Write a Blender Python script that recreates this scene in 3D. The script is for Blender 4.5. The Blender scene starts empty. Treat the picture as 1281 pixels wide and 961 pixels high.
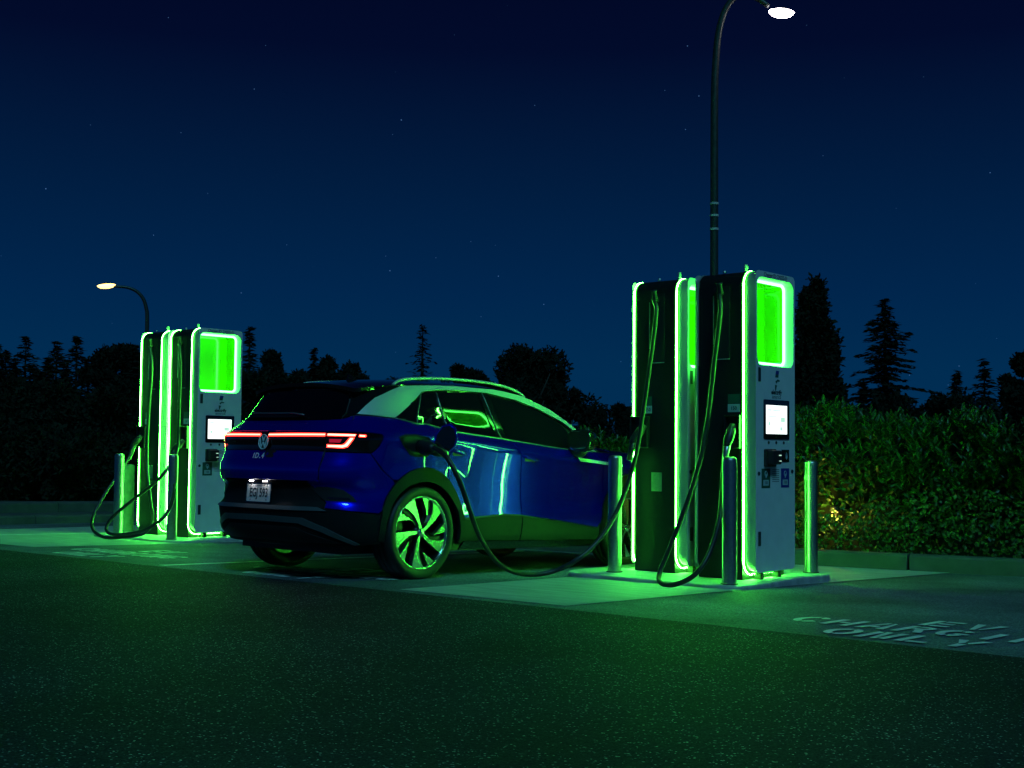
import bpy, bmesh, math, random, bisect
from mathutils import Vector, Matrix
from mathutils.geometry import delaunay_2d_cdt
random.seed(11)
SC = bpy.context.scene
COL = SC.collection
PI = math.pi
rad = math.radians

# ------------------------------------------------------------------ camera
CAM_Z = 1.045
F_PX, YAW, PITCH, ROLL = 1601.0, rad(41.146), rad(2.854), rad(.5566)
cy, sy_ = math.cos(YAW), math.sin(YAW)
FWD = Vector((-sy_ * math.cos(PITCH), cy * math.cos(PITCH), math.sin(PITCH)))
RGT = Vector((cy, sy_, 0))
UPV = RGT.cross(FWD)
RG = RGT * math.cos(ROLL) + UPV * math.sin(ROLL)
UP = -RGT * math.sin(ROLL) + UPV * math.cos(ROLL)
cam = bpy.data.cameras.new('camera')
cam.sensor_width = 36.0
cam.lens = F_PX / 1281.0 * 36.0
cam.clip_start, cam.clip_end = .05, 3000
camo = bpy.data.objects.new('camera', cam)
COL.objects.link(camo)
M = Matrix((RG, UP, -FWD)).transposed().to_4x4()
M.translation = (0, 0, CAM_Z)
camo.matrix_world = M
SC.camera = camo
SC.render.resolution_x, SC.render.resolution_y = 1024, 768

# ------------------------------------------------------------------ night sky, fill sun, exposure
SC.view_settings.view_transform = 'Standard'
SC.view_settings.look = 'None'
SC.view_settings.exposure = 0.0
SC.view_settings.gamma = 1.0
wd = bpy.data.worlds.new('World')
SC.world = wd
wd.use_nodes = True
nt = wd.node_tree
nt.nodes.clear()
N, L = nt.nodes.new, nt.links.new
out = N('ShaderNodeOutputWorld')
bg = N('ShaderNodeBackground')
tc = N('ShaderNodeTexCoord')
sep = N('ShaderNodeSeparateXYZ')
L(tc.outputs['Generated'], sep.inputs[0])
cr = N('ShaderNodeValToRGB')
el = cr.color_ramp.elements
el[0].position, el[0].color = 0.0, (.0003, .027, .086, 1)
el[1].position, el[1].color = 1.0, (.0004, .0006, .008, 1)
for p_, c_ in ((.06, (.0003, .026, .085, 1)), (.12, (.0003, .019, .073, 1)), (.20, (.0004, .012, .050, 1)), (.30, (.0006, .0035, .024, 1)), (.42, (.0006, .0012, .014, 1))):
    e = cr.color_ramp.elements.new(p_)
    e.color = c_
L(sep.outputs['Z'], cr.inputs[0])
vo = N('ShaderNodeTexVoronoi')
vo.inputs['Scale'].default_value = 85
L(tc.outputs['Generated'], vo.inputs['Vector'])
lt = N('ShaderNodeMath'); lt.operation = 'LESS_THAN'; lt.inputs[1].default_value = .036
L(vo.outputs['Distance'], lt.inputs[0])
sc2 = N('ShaderNodeSeparateColor')
L(vo.outputs['Color'], sc2.inputs[0])
gt = N('ShaderNodeMath'); gt.operation = 'GREATER_THAN'; gt.inputs[1].default_value = .4
L(sc2.outputs[0], gt.inputs[0])
mu = N('ShaderNodeMath'); mu.operation = 'MULTIPLY'
L(lt.outputs[0], mu.inputs[0]); L(gt.outputs[0], mu.inputs[1])
mu2 = N('ShaderNodeMath'); mu2.operation = 'MULTIPLY'
L(mu.outputs[0], mu2.inputs[0]); L(sc2.outputs[1], mu2.inputs[1])
mx = N('ShaderNodeMix'); mx.data_type = 'RGBA'; mx.blend_type = 'ADD'
L(mu2.outputs[0], mx.inputs['Factor'])
L(cr.outputs[0], mx.inputs['A'])
mx.inputs['B'].default_value = (.06, .14, .30, 1)
L(mx.outputs['Result'], bg.inputs['Color'])
bg.inputs['Strength'].default_value = 1.0
L(bg.outputs[0], out.inputs[0])
sun = bpy.data.lights.new('fill_sun', 'SUN')  # broad cold fill, added in place of unseen light behind the camera
sun.energy = .85
sun.color = (.15, .66, .95)
sun.angle = rad(12)
suno = bpy.data.objects.new('fill_sun', sun)
COL.objects.link(suno)
SUN_FROM = Vector((.60, -.46, .80)).normalized()
suno.rotation_euler = (-SUN_FROM).to_track_quat('-Z', 'Y').to_euler()

# ------------------------------------------------------------------ helpers
def G(x, y):                                   # height of the gently sloping car park
    return -1.045 + .0077 * (x + 7.2) - .027 * (y - 7.2) + CAM_Z
def ray(px, py):
    return FWD + RG * ((px - 640.5) / F_PX) - UP * ((py - 480.5) / F_PX)
def at_y(px, py, y):
    d = ray(px, py); t = y / d.y
    return Vector((d.x * t, y, d.z * t + CAM_Z))
def far(px, dist):                             # ground position of something seen in that direction
    d = ray(px, 552); k = dist / math.hypot(d.x, d.y)
    return d.x * k, d.y * k
def z_at(px, py, dist):
    d = ray(px, py)
    return CAM_Z + d.z * dist / math.hypot(d.x, d.y)
MATS = {}
def mat(name, col, rough=.5, metal=0.0, coat=0.0, spec=.5, emit=None, noise=None, bump=None, trans=0.0, sheen=0):
    m = bpy.data.materials.new(name)
    m.use_nodes = True
    t = m.node_tree
    b = t.nodes['Principled BSDF']
    b.inputs['Base Color'].default_value = (*col, 1)
    b.inputs['Roughness'].default_value = rough
    b.inputs['Metallic'].default_value = metal
    b.inputs['Coat Weight'].default_value = coat
    b.inputs['Coat Roughness'].default_value = .03
    b.inputs['Specular IOR Level'].default_value = spec
    b.inputs['Transmission Weight'].default_value = trans
    if emit:
        b.inputs['Emission Color'].default_value = (*emit[:3], 1)
        b.inputs['Emission Strength'].default_value = emit[3]
    if noise or bump:
        c = t.nodes.new('ShaderNodeTexCoord')
    if noise:                                  # (scale, amount) : value mottling of the base colour and roughness
        n = t.nodes.new('ShaderNodeTexNoise')
        n.inputs['Scale'].default_value = noise[0]; n.inputs['Detail'].default_value = 6
        t.links.new(c.outputs['Object'], n.inputs['Vector'])
        r = t.nodes.new('ShaderNodeMapRange')
        r.inputs[1].default_value, r.inputs[2].default_value = .3, .7
        r.inputs[3].default_value, r.inputs[4].default_value = 1 - noise[1], 1 + noise[1]
        t.links.new(n.outputs[0], r.inputs[0])
        x = t.nodes.new('ShaderNodeMix'); x.data_type = 'RGBA'; x.blend_type = 'MULTIPLY'
        x.inputs['Factor'].default_value = 1
        x.inputs['A'].default_value = (*col, 1)
        t.links.new(r.outputs[0], x.inputs['B'])
        t.links.new(x.outputs['Result'], b.inputs['Base Color'])
        r2 = t.nodes.new('ShaderNodeMapRange')
        r2.inputs[3].default_value, r2.inputs[4].default_value = max(.02, rough - .12 * noise[1] - .03), min(1, rough + .12 * noise[1] + .03)
        t.links.new(n.outputs[0], r2.inputs[0])
        t.links.new(r2.outputs[0], b.inputs['Roughness'])
    if bump:                                   # (scale, strength, distance)
        n = t.nodes.new('ShaderNodeTexNoise')
        n.inputs['Scale'].default_value = bump[0]; n.inputs['Detail'].default_value = 8
        t.links.new(c.outputs['Object'], n.inputs['Vector'])
        p = t.nodes.new('ShaderNodeBump')
        p.inputs['Strength'].default_value = bump[1]; p.inputs['Distance'].default_value = bump[2]
        t.links.new(n.outputs[0], p.inputs['Height'])
        t.links.new(p.outputs[0], b.inputs['Normal'])
    MATS[name] = m
    return m
def link(name, me, m=None, parent=None, loc=None, smooth=True):
    o = bpy.data.objects.new(name, me)
    COL.objects.link(o)
    if m is not None and not me.materials:
        me.materials.append(MATS[m] if isinstance(m, str) else m)
    if parent is not None: o.parent = parent
    if loc is not None: o.location = loc
    return o
def bm_obj(name, bm, m=None, parent=None, smooth=False, loc=None):
    me = bpy.data.meshes.new(name)
    if smooth:
        for f in bm.faces: f.smooth = True
    bm.to_mesh(me); bm.free()
    return link(name, me, m, parent, loc)
def py_obj(name, v, f, m=None, parent=None, smooth=False, loc=None):
    me = bpy.data.meshes.new(name)
    me.from_pydata(v, [], f)
    if smooth: me.polygons.foreach_set('use_smooth', [True] * len(me.polygons))
    me.update()
    return link(name, me, m, parent, loc)
def thing(name, label, cat, loc=(0, 0, 0), rot=(0, 0, 0), group=None):
    o = bpy.data.objects.new(name, None)
    COL.objects.link(o)
    o.empty_display_size = .2
    o.location = loc; o.rotation_euler = rot
    return tag(o, label, cat, group)
def tag(o, label=None, cat=None, group=None, kind=None):
    if label: o['label'] = label
    if cat: o['category'] = cat
    if group: o['group'] = group
    if kind: o['kind'] = kind
    return o
def copy_tree(root, loc, rz, label):
    def cp(o, par):
        c = o.copy(); COL.objects.link(c)
        if par is not None: c.parent = par
        for ch in o.children: cp(ch, c)
        return c
    r = cp(root, None)
    r.location = loc; r.rotation_euler = (0, 0, rz)
    r['label'] = label
    return r
def box(bm, x0, x1, y0, y1, z0, z1, bev=0.0, seg=2):
    r = bmesh.ops.create_cube(bm, size=1)
    vs = r['verts']
    for v in vs:
        v.co = Vector(((x0 + x1) / 2 + v.co.x * (x1 - x0), (y0 + y1) / 2 + v.co.y * (y1 - y0), (z0 + z1) / 2 + v.co.z * (z1 - z0)))
    if bev:
        es = list({e for v in vs for e in v.link_edges})
        bmesh.ops.bevel(bm, geom=es, offset=bev, segments=seg, affect='EDGES', profile=.5)
def boxo(name, x0, x1, y0, y1, z0, z1, m, parent=None, bev=0.0, seg=2):
    bm = bmesh.new(); box(bm, x0, x1, y0, y1, z0, z1, bev, seg)
    return bm_obj(name, bm, m, parent, smooth=False)
def catmull(P, n=8, closed=False):
    P = [Vector(p) for p in P]
    o = []
    m = len(P)
    rng = range(m) if closed else range(m - 1)
    for i in rng:
        a = P[(i - 1) % m] if closed or i else P[0] * 2 - P[1]
        b, c = P[i], P[(i + 1) % m]
        d = P[(i + 2) % m] if closed or i + 2 < m else P[-1] * 2 - P[-2]
        for k in range(n):
            t = k / n
            o.append(.5 * ((2 * b) + (c - a) * t + (2 * a - 5 * b + 4 * c - d) * t * t + (3 * b - a - 3 * c + d) * t ** 3))
    if not closed: o.append(P[-1])
    return o
def tube(P, r, n=10, closed=False, prof=None):
    """verts, faces of a tube along points P; r a number or list; prof = list of (a,b) section offsets"""
    P = [Vector(p) for p in P]
    m = len(P)
    rs = r if isinstance(r, (list, tuple)) else [r] * m
    vs, fs = [], []
    up = None
    for i, p in enumerate(P):
        if closed: t = (P[(i + 1) % m] - P[i - 1]).normalized()
        else: t = (P[min(i + 1, m - 1)] - P[max(i - 1, 0)]).normalized()
        if up is None:
            up = Vector((0, 0, 1)) if abs(t.z) < .9 else Vector((1, 0, 0))
        a = (up - t * up.dot(t)).normalized(); up = a
        b = t.cross(a)
        for k in range(n):
            w = 2 * PI * k / n
            vs.append(tuple(p + (a * math.cos(w) + b * math.sin(w)) * rs[i]))
    for i in range(m if closed else m - 1):
        j = (i + 1) % m
        for k in range(n):
            l = (k + 1) % n
            fs.append((i * n + k, i * n + l, j * n + l, j * n + k))
    if not closed:
        fs.append(tuple(range(n - 1, -1, -1))); fs.append(tuple((m - 1) * n + k for k in range(n)))
    return vs, fs
def tubeo(name, P, r, m, parent=None, n=10, closed=False):
    v, f = tube(P, r, n, closed)
    return py_obj(name, v, f, m, parent, smooth=True)
def lathe(prof, n=32, axis='z'):
    """prof: list of (r, z)"""
    vs, fs = [], []
    for r, z in prof:
        for k in range(n):
            w = 2 * PI * k / n
            p = (r * math.cos(w), r * math.sin(w), z)
            if axis == 'x': p = (p[2], p[0], p[1])
            vs.append(p)
    for i in range(len(prof) - 1):
        for k in range(n):
            l = (k + 1) % n
            fs.append((i * n + k, i * n + l, (i + 1) * n + l, (i + 1) * n + k))
    return vs, fs
def rrect(y0, y1, z0, z1, r, n=7):
    """rounded rectangle, counter-clockwise, r = one radius or (bottom, top)"""
    rb, rt = r if isinstance(r, tuple) else (r, r)
    o = []
    for cy_, cz_, q, a0 in ((y1 - rb, z0 + rb, rb, -90), (y1 - rt, z1 - rt, rt, 0), (y0 + rt, z1 - rt, rt, 90), (y0 + rb, z0 + rb, rb, 180)):
        for k in range(n + 1):
            w = rad(a0 + 90 * k / n)
            o.append((cy_ + q * math.cos(w), cz_ + q * math.sin(w)))
    return o
def loft(rings, closed=True, cap0=False, cap1=False):
    """rings: lists of 3D points of equal length"""
    vs, fs = [], []
    n = len(rings[0])
    for r in rings: vs += [tuple(p) for p in r]
    for i in range(len(rings) - 1):
        for k in range(n if closed else n - 1):
            l = (k + 1) % n
            fs.append((i * n + k, i * n + l, (i + 1) * n + l, (i + 1) * n + k))
    if cap0: fs.append(tuple(range(n - 1, -1, -1)))
    if cap1: fs.append(tuple((len(rings) - 1) * n + k for k in range(n)))
    return vs, fs
def inside(poly, x, y):
    c = False; j = len(poly) - 1
    for i in range(len(poly)):
        xi, yi = poly[i]; xj, yj = poly[j]
        if (yi > y) != (yj > y) and x < (xj - xi) * (y - yi) / (yj - yi) + xi: c = not c
        j = i
    return c
def dens(poly, sp):
    o = []
    for i, a in enumerate(poly):
        b = poly[(i + 1) % len(poly)]
        n = max(1, int(math.hypot(b[0] - a[0], b[1] - a[1]) / sp + .5))
        for k in range(n): o.append((a[0] + (b[0] - a[0]) * k / n, a[1] + (b[1] - a[1]) * k / n))
    return o
def shrink(poly, d):
    ar = sum(a[0] * b[1] - b[0] * a[1] for a, b in zip(poly, poly[1:] + poly[:1]))
    if ar < 0: poly = poly[::-1]
    n = len(poly); o = []
    for i in range(n):
        p, q, r = poly[i - 1], poly[i], poly[(i + 1) % n]
        e1 = Vector((q[0] - p[0], q[1] - p[1])); e2 = Vector((r[0] - q[0], r[1] - q[1]))
        if e1.length < 1e-7 or e2.length < 1e-7: o.append(q); continue
        e1.normalize(); e2.normalize()
        n1, n2 = Vector((-e1.y, e1.x)), Vector((-e2.y, e2.x))
        m = n1 + n2
        if m.length < .3: m = n1
        m.normalize()
        k = d / max(.5, m.dot(n1))
        o.append((q[0] + m.x * k, q[1] + m.y * k))
    return o
def tri2d(poly, sp, hole=None):
    poly = dens(poly, sp)
    pts = [Vector(p) for p in poly]
    edges = [(i, (i + 1) % len(poly)) for i in range(len(poly))]
    faces = [list(range(len(poly)))]
    if hole:
        h = dens(hole, sp); b = len(pts)
        pts += [Vector(p) for p in h]
        edges += [(b + i, b + (i + 1) % len(h)) for i in range(len(h))]
        faces.append([b + i for i in range(len(h))])
    xs = [p[0] for p in poly]; ys = [p[1] for p in poly]
    nx = int((max(xs) - min(xs)) / sp) + 1; ny = int((max(ys) - min(ys)) / sp) + 1
    bd = [(p.x, p.y) for p in pts]
    g = {}
    for p in bd: g.setdefault((int(p[0] / sp), int(p[1] / sp)), []).append(p)
    for i in range(nx + 1):
        for j in range(ny + 1):
            x = min(xs) + (i + .5 * (j % 2)) * sp; y = min(ys) + j * sp
            if not inside(poly, x, y): continue
            if hole and inside(h, x, y): continue
            a, b = int(x / sp), int(y / sp); ok = True
            for da in (-1, 0, 1):
                for db in (-1, 0, 1):
                    for q in g.get((a + da, b + db), ()):
                        if (q[0] - x) ** 2 + (q[1] - y) ** 2 < (.55 * sp) ** 2: ok = False
            if ok: pts.append(Vector((x, y)))
    r = delaunay_2d_cdt(pts, edges, faces, 2 if hole else 1, 1e-6)
    V, F = r[0], r[2]
    fs = []
    for f in F:
        a = sum(V[f[k]].x * V[f[(k + 1) % len(f)]].y - V[f[(k + 1) % len(f)]].x * V[f[k]].y for k in range(len(f)))
        fs.append(tuple(f) if a > 0 else tuple(f[::-1]))
    return [(v.x, v.y) for v in V], fs
def patch(name, poly, fn, m, parent, sp=.04, gap=.0025, skirt=.014, hole=None, mirror=False, smooth=True):
    """a panel cut from the surface fn(a, b) by a polygon, edges turned in"""
    if mirror: poly = [(-a, b) for a, b in poly]
    ar = sum(a[0] * b[1] - b[0] * a[1] for a, b in zip(poly, poly[1:] + poly[:1]))
    if ar < 0: poly = poly[::-1]
    if gap: poly = shrink(dens(poly, sp * 1.5), gap)
    V, F = tri2d(poly, sp, hole)
    bm = bmesh.new()
    vs = [bm.verts.new(fn(*v)) for v in V]
    for f in F:
        try: bm.faces.new([vs[i] for i in f])
        except ValueError: pass
    bmesh.ops.delete(bm, geom=[v for v in bm.verts if not v.link_faces], context='VERTS')
    bm.normal_update()
    if skirt:
        be = [e for e in bm.edges if len(e.link_faces) == 1]
        nm = {v: v.normal.copy() for e in be for v in e.verts}
        orig = {v: v.co.copy() for v in nm}
        r = bmesh.ops.extrude_edge_only(bm, edges=be)
        nv = [g for g in r['geom'] if isinstance(g, bmesh.types.BMVert)]
        key = {tuple(round(c, 6) for c in co): nm[v] for v, co in orig.items()}
        for v in nv:
            k = key.get(tuple(round(c, 6) for c in v.co))
            if k: v.co -= k * skirt
        for e in be: e.smooth = False
    for f in bm.faces: f.smooth = smooth
    return bm_obj(name, bm, m, parent)
def text_mesh(txt, size, bold=0.0, spacing=1.0, extrude=0.0):
    c = bpy.data.curves.new('text', 'FONT')
    c.body = txt; c.size = size; c.offset = bold; c.space_character = spacing; c.extrude = extrude
    c.align_x = 'CENTER'; c.align_y = 'CENTER'; c.resolution_u = 3
    o = bpy.data.objects.new('text', c)
    COL.objects.link(o)
    bpy.context.view_layer.update()
    me = bpy.data.meshes.new_from_object(o.evaluated_get(bpy.context.evaluated_depsgraph_get()))
    bpy.data.objects.remove(o); bpy.data.curves.remove(c)
    me.materials.clear()
    return me
def text_on(name, txt, size, m, parent, org, ax, ay, bold=0.0, spacing=1.0, stretch=1.0):
    """text laid in the plane of ax (reading direction) and ay (up), mapped through the mesh"""
    me = text_mesh(txt, size, bold, spacing)
    ax, ay, org = Vector(ax), Vector(ay), Vector(org)
    for v in me.vertices: v.co = org + ax * v.co.x * stretch + ay * v.co.y
    me.name = name
    return link(name, me, m, parent)

# ------------------------------------------------------------------ materials
LED_C = (.045, 1.0, .115)
mat('led_core', (.1, .8, .2), .4, emit=(.07, 1.0, .06, 210))
mat('led_bloom', (.05, .5, .03), .35, emit=(.035, 1.0, .015, 1.6))  # glowing green border that stands in for bloom beside the strips
mat('led_ring', (.1, .8, .2), .4, emit=(.06, 1.0, .09, 18))
mat('cabinet', (.010, .014, .014), .40, spec=.3, noise=(30, .15))
mat('cabinet_recess', (.012, .014, .014), .6)
mat('shell', (.30, .33, .32), .36)
mat('white_plate', (.70, .71, .70), .36, noise=(9, .05))
mat('window_wall', (.75, .78, .75), .3)
mat('back_panel', (.20, .55, .0), .035, coat=1.0)
mat('black_gloss', (.008, .008, .010), .06, coat=.6)
mat('black_plastic', (.016, .017, .018), .45)
mat('rubber', (.014, .014, .015), .38, noise=(40, .2))
mat('screen', (.8, .8, .8), .2, emit=(.92, 1.0, .96, 1.7))
mat('screen_mark', (.4, .7, .5), .3, emit=(.55, .9, .7, .9))
mat('ink', (.01, .03, .035), .5)
mat('decal_green', (.01, .10, .06), .4)
mat('decal_blue', (.01, .03, .25), .4)
mat('decal_pale', (.45, .55, .55), .4)
mat('steel', (.50, .52, .50), .34, 1.0, noise=(60, .12))
mat('pole_metal', (.05, .07, .065), .45, .6, noise=(12, .2))
mat('post_green_lit', (.18, .30, .10), .5, noise=(14, .2))  # pale post, green charger light put into its colour
mat('lamp_white', (.9, .9, .9), .3, emit=(1.0, .80, .86, 30))
mat('lamp_warm', (.9, .9, .9), .3, emit=(1.0, .62, .14, 5))
mat('lamp_glare', (.6, .6, .6), .4, emit=(1.0, .55, .62, .9))
mat('band', (.5, .5, .5), .4)
mat('car_blue', (.0004, .004, .68), .27, .74, coat=1.0, spec=.12)
mat('badge_silver', (.9, .9, .9), .35, .0)
mat('cladding', (.010, .013, .014), .6, spec=.15, noise=(80, .1))
mat('silver', (.62, .64, .62), .42, .3)
mat('grey_trim', (.23, .25, .26), .3, .7)
mat('glass', (.004, .005, .006), .03, coat=1.0)
mat('glass_rear', (.002, .003, .005), .08)
mat('tail_red', (.3, .01, .01), .2, emit=(1.0, .03, .02, 7))
mat('tail_core', (.6, .1, .08), .2, emit=(1.0, .50, .30, 3.4))
mat('tail_dim', (.25, .01, .02), .2, emit=(1.0, .02, .08, .35))
mat('lens_black', (.012, .004, .005), .06, coat=1.0)
mat('tyre', (.012, .012, .013), .55, bump=(60, .15, .002))
mat('rim_face', (.62, .64, .63), .2, .95)
mat('rim_dark', (.008, .009, .009), .25)
mat('chrome', (.65, .67, .68), .12, 1.0)
mat('plate_white', (.55, .58, .58), .35, noise=(30, .08))
mat('plate_ink', (.01, .015, .03), .5)
mat('lamp_small', (.8, .8, .8), .3, emit=(1.0, .92, .88, 30))
mat('paint_white', (.80, .80, .78), .55, noise=(7, .28), bump=(90, .35, .004))
mat('curb', (.07, .07, .068), .75, noise=(5, .25), bump=(50, .4, .01))
mat('soil', (.035, .028, .018), .95, noise=(6, .4), bump=(14, .8, .05))
mat('bark', (.05, .04, .03), .9, noise=(20, .3))

def node_mat(name):
    m = bpy.data.materials.new(name); m.use_nodes = True
    t = m.node_tree
    MATS[name] = m
    return m, t, t.nodes['Principled BSDF'], (lambda a, b: t.links.new(a, b))
def asphalt(name, base, glint_chip, scale, thr, rough, bstr):
    m, t, b, lk = node_mat(name)
    c = t.nodes.new('ShaderNodeTexCoord')
    v = t.nodes.new('ShaderNodeTexVoronoi'); v.inputs['Scale'].default_value = scale
    lk(c.outputs['Object'], v.inputs['Vector'])
    s = t.nodes.new('ShaderNodeSeparateColor'); lk(v.outputs['Color'], s.inputs[0])
    # aggregate tone per stone; the palest stones carry glints put into the colour
    r = t.nodes.new('ShaderNodeValToRGB')
    e = r.color_ramp.elements
    e[0].color = (base * .40, base * .44, base * .52, 1); e[0].position = 0
    e[1].color = (glint_chip, glint_chip, glint_chip * .95, 1); e[1].position = 1
    for p_, k in ((.6, base), (thr, base * 1.6), (min(.995, thr + .02), glint_chip * .55)):
        x = r.color_ramp.elements.new(p_); x.color = (k * .92, k, k * 1.15, 1)
    lk(s.outputs[0], r.inputs[0])
    n = t.nodes.new('ShaderNodeTexNoise'); n.inputs['Scale'].default_value = .9; n.inputs['Detail'].default_value = 7
    lk(c.outputs['Object'], n.inputs['Vector'])
    mr = t.nodes.new('ShaderNodeMapRange'); mr.inputs[1].default_value = .3; mr.inputs[2].default_value = .7
    mr.inputs[3].default_value = .5; mr.inputs[4].default_value = 1.5
    lk(n.outputs[0], mr.inputs[0])
    x = t.nodes.new('ShaderNodeMix'); x.data_type = 'RGBA'; x.blend_type = 'MULTIPLY'; x.inputs['Factor'].default_value = 1
    lk(r.outputs[0], x.inputs['A']); lk(mr.outputs[0], x.inputs['B'])
    lk(x.outputs['Result'], b.inputs['Base Color'])
    rr = t.nodes.new('ShaderNodeMapRange'); rr.inputs[3].default_value = rough + .1; rr.inputs[4].default_value = rough - .22
    lk(s.outputs[1], rr.inputs[0]); lk(rr.outputs[0], b.inputs['Roughness'])
    b.inputs['Specular IOR Level'].default_value = .22
    # stones stand proud, each with a slightly tilted face
    vm = t.nodes.new('ShaderNodeVectorMath'); vm.operation = 'DOT_PRODUCT'
    vp = t.nodes.new('ShaderNodeVectorMath'); vp.operation = 'SUBTRACT'
    lk(c.outputs['Object'], vp.inputs[0]); lk(v.outputs['Position'], vp.inputs[1])
    vc = t.nodes.new('ShaderNodeVectorMath'); vc.operation = 'SUBTRACT'; vc.inputs[1].default_value = (.5, .5, .5)
    lk(v.outputs['Color'], vc.inputs[0])
    lk(vp.outputs[0], vm.inputs[0]); lk(vc.outputs[0], vm.inputs[1])
    h1 = t.nodes.new('ShaderNodeMath'); h1.operation = 'MULTIPLY'; h1.inputs[1].default_value = bstr
    lk(vm.outputs['Value'], h1.inputs[0])
    h2 = t.nodes.new('ShaderNodeMath'); h2.operation = 'MULTIPLY'; h2.inputs[1].default_value = -.35
    lk(v.outputs['Distance'], h2.inputs[0])
    h3 = t.nodes.new('ShaderNodeMath'); h3.operation = 'DIVIDE'; h3.inputs[1].default_value = scale
    lk(h2.outputs[0], h3.inputs[0])
    h4 = t.nodes.new('ShaderNodeMath'); h4.operation = 'ADD'
    lk(h1.outputs[0], h4.inputs[0]); lk(h3.outputs[0], h4.inputs[1])
    bp = t.nodes.new('ShaderNodeBump'); bp.inputs['Strength'].default_value = 1; bp.inputs['Distance'].default_value = 1
    lk(h4.outputs[0], bp.inputs['Height']); lk(bp.outputs[0], b.inputs['Normal'])
asphalt('asphalt_old', .021, .65, 170, .965, .85, .6)
asphalt('asphalt_new', .15, .30, 130, .9, .8, .5)
m, t, b, lk = node_mat('concrete')
c = t.nodes.new('ShaderNodeTexCoord')
mp = t.nodes.new('ShaderNodeMapping'); mp.inputs['Scale'].default_value = (1.2, 6, 1)
lk(c.outputs['Object'], mp.inputs['Vector'])
n1 = t.nodes.new('ShaderNodeTexNoise'); n1.inputs['Scale'].default_value = 2; n1.inputs['Detail'].default_value = 8
lk(mp.outputs[0], n1.inputs['Vector'])
n2 = t.nodes.new('ShaderNodeTexNoise'); n2.inputs['Scale'].default_value = 60; n2.inputs['Detail'].default_value = 4
lk(c.outputs['Object'], n2.inputs['Vector'])
ad = t.nodes.new('ShaderNodeMath'); ad.operation = 'MULTIPLY_ADD'; ad.inputs[1].default_value = .35
lk(n2.outputs[0], ad.inputs[0]); lk(n1.outputs[0], ad.inputs[2])
r = t.nodes.new('ShaderNodeValToRGB')
r.color_ramp.elements[0].position, r.color_ramp.elements[0].color = .45, (.28, .29, .28, 1)
r.color_ramp.elements[1].position, r.color_ramp.elements[1].color = .9, (.46, .47, .46, 1)
lk(ad.outputs[0], r.inputs[0]); lk(r.outputs[0], b.inputs['Base Color'])
b.inputs['Roughness'].default_value = .62
bp = t.nodes.new('ShaderNodeBump'); bp.inputs['Strength'].default_value = .4; bp.inputs['Distance'].default_value = .004
lk(n2.outputs[0], bp.inputs['Height']); lk(bp.outputs[0], b.inputs['Normal'])
def foliage(name, c0, c1, rough=.5):
    m, t, b, lk = node_mat(name)
    g = t.nodes.new('ShaderNodeNewGeometry')
    r = t.nodes.new('ShaderNodeValToRGB')
    r.color_ramp.elements[0].color = (*c0, 1); r.color_ramp.elements[1].color = (*c1, 1)
    lk(g.outputs['Random Per Island'], r.inputs[0]); lk(r.outputs[0], b.inputs['Base Color'])
    b.inputs['Roughness'].default_value = rough
    b.inputs['Specular IOR Level'].default_value = .3
foliage('laurel', (.010, .042, .008), (.036, .10, .018), .38)
foliage('ivy', (.02, .06, .010), (.07, .12, .02), .5)
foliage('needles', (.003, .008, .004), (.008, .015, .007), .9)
foliage('leaves_dark', (.003, .007, .003), (.008, .014, .006), .9)

# ------------------------------------------------------------------ ground
def sheet(name, poly, dz, m, kind='structure', parent=None):
    bm = bmesh.new()
    f = bm.faces.new([bm.verts.new((x, y, G(x, y) + dz)) for x, y in poly])
    if f.normal.z < 0: f.normal_flip()
    o = bm_obj(name, bm, m, parent)
    if kind: o['kind'] = kind
    return o
sheet('ground', [(-600, -300), (600, -300), (600, 600), (-600, 600)], -.012, 'soil')
sheet('driving_lane', [(-90, -60), (60, -60), (60, 6.29), (-90, 6.29)], 0, 'asphalt_old')
sheet('parking_stalls', [(-60, 6.292), (40, 6.292), (40, 14.5), (-4.2, 12.4), (-6.4, 11.95), (-9.6, 11.5), (-17.2, 11.5), (-17.4, 16), (-60, 16)], -.001, 'asphalt_new')
ap = sheet('concrete_apron', [(-6.64, 6.40), (-5.15, 6.44), (-5.13, 8.6), (-4.94, 12.14), (-6.75, 11.8)], .004, 'concrete')
ap2 = sheet('concrete_apron', [(-15.9, 6.7), (-12.42, 6.75), (-12.3, 11.4), (-17.0, 11.4)], .004, 'concrete')
for k, x in enumerate((-9.50, -14.9)):
    tag(sheet('parking_line', [(x - .05, 6.34), (x + .05, 6.34), (x + .12, 11.0), (x + .02, 11.0)], .006, 'paint_white', None),
        ('thin white painted line on the asphalt passing behind the rear wheels of the blue car', 'thin white painted line on the asphalt left of the far charging island')[k], 'parking line', 'white lines between the parking stalls')

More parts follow.
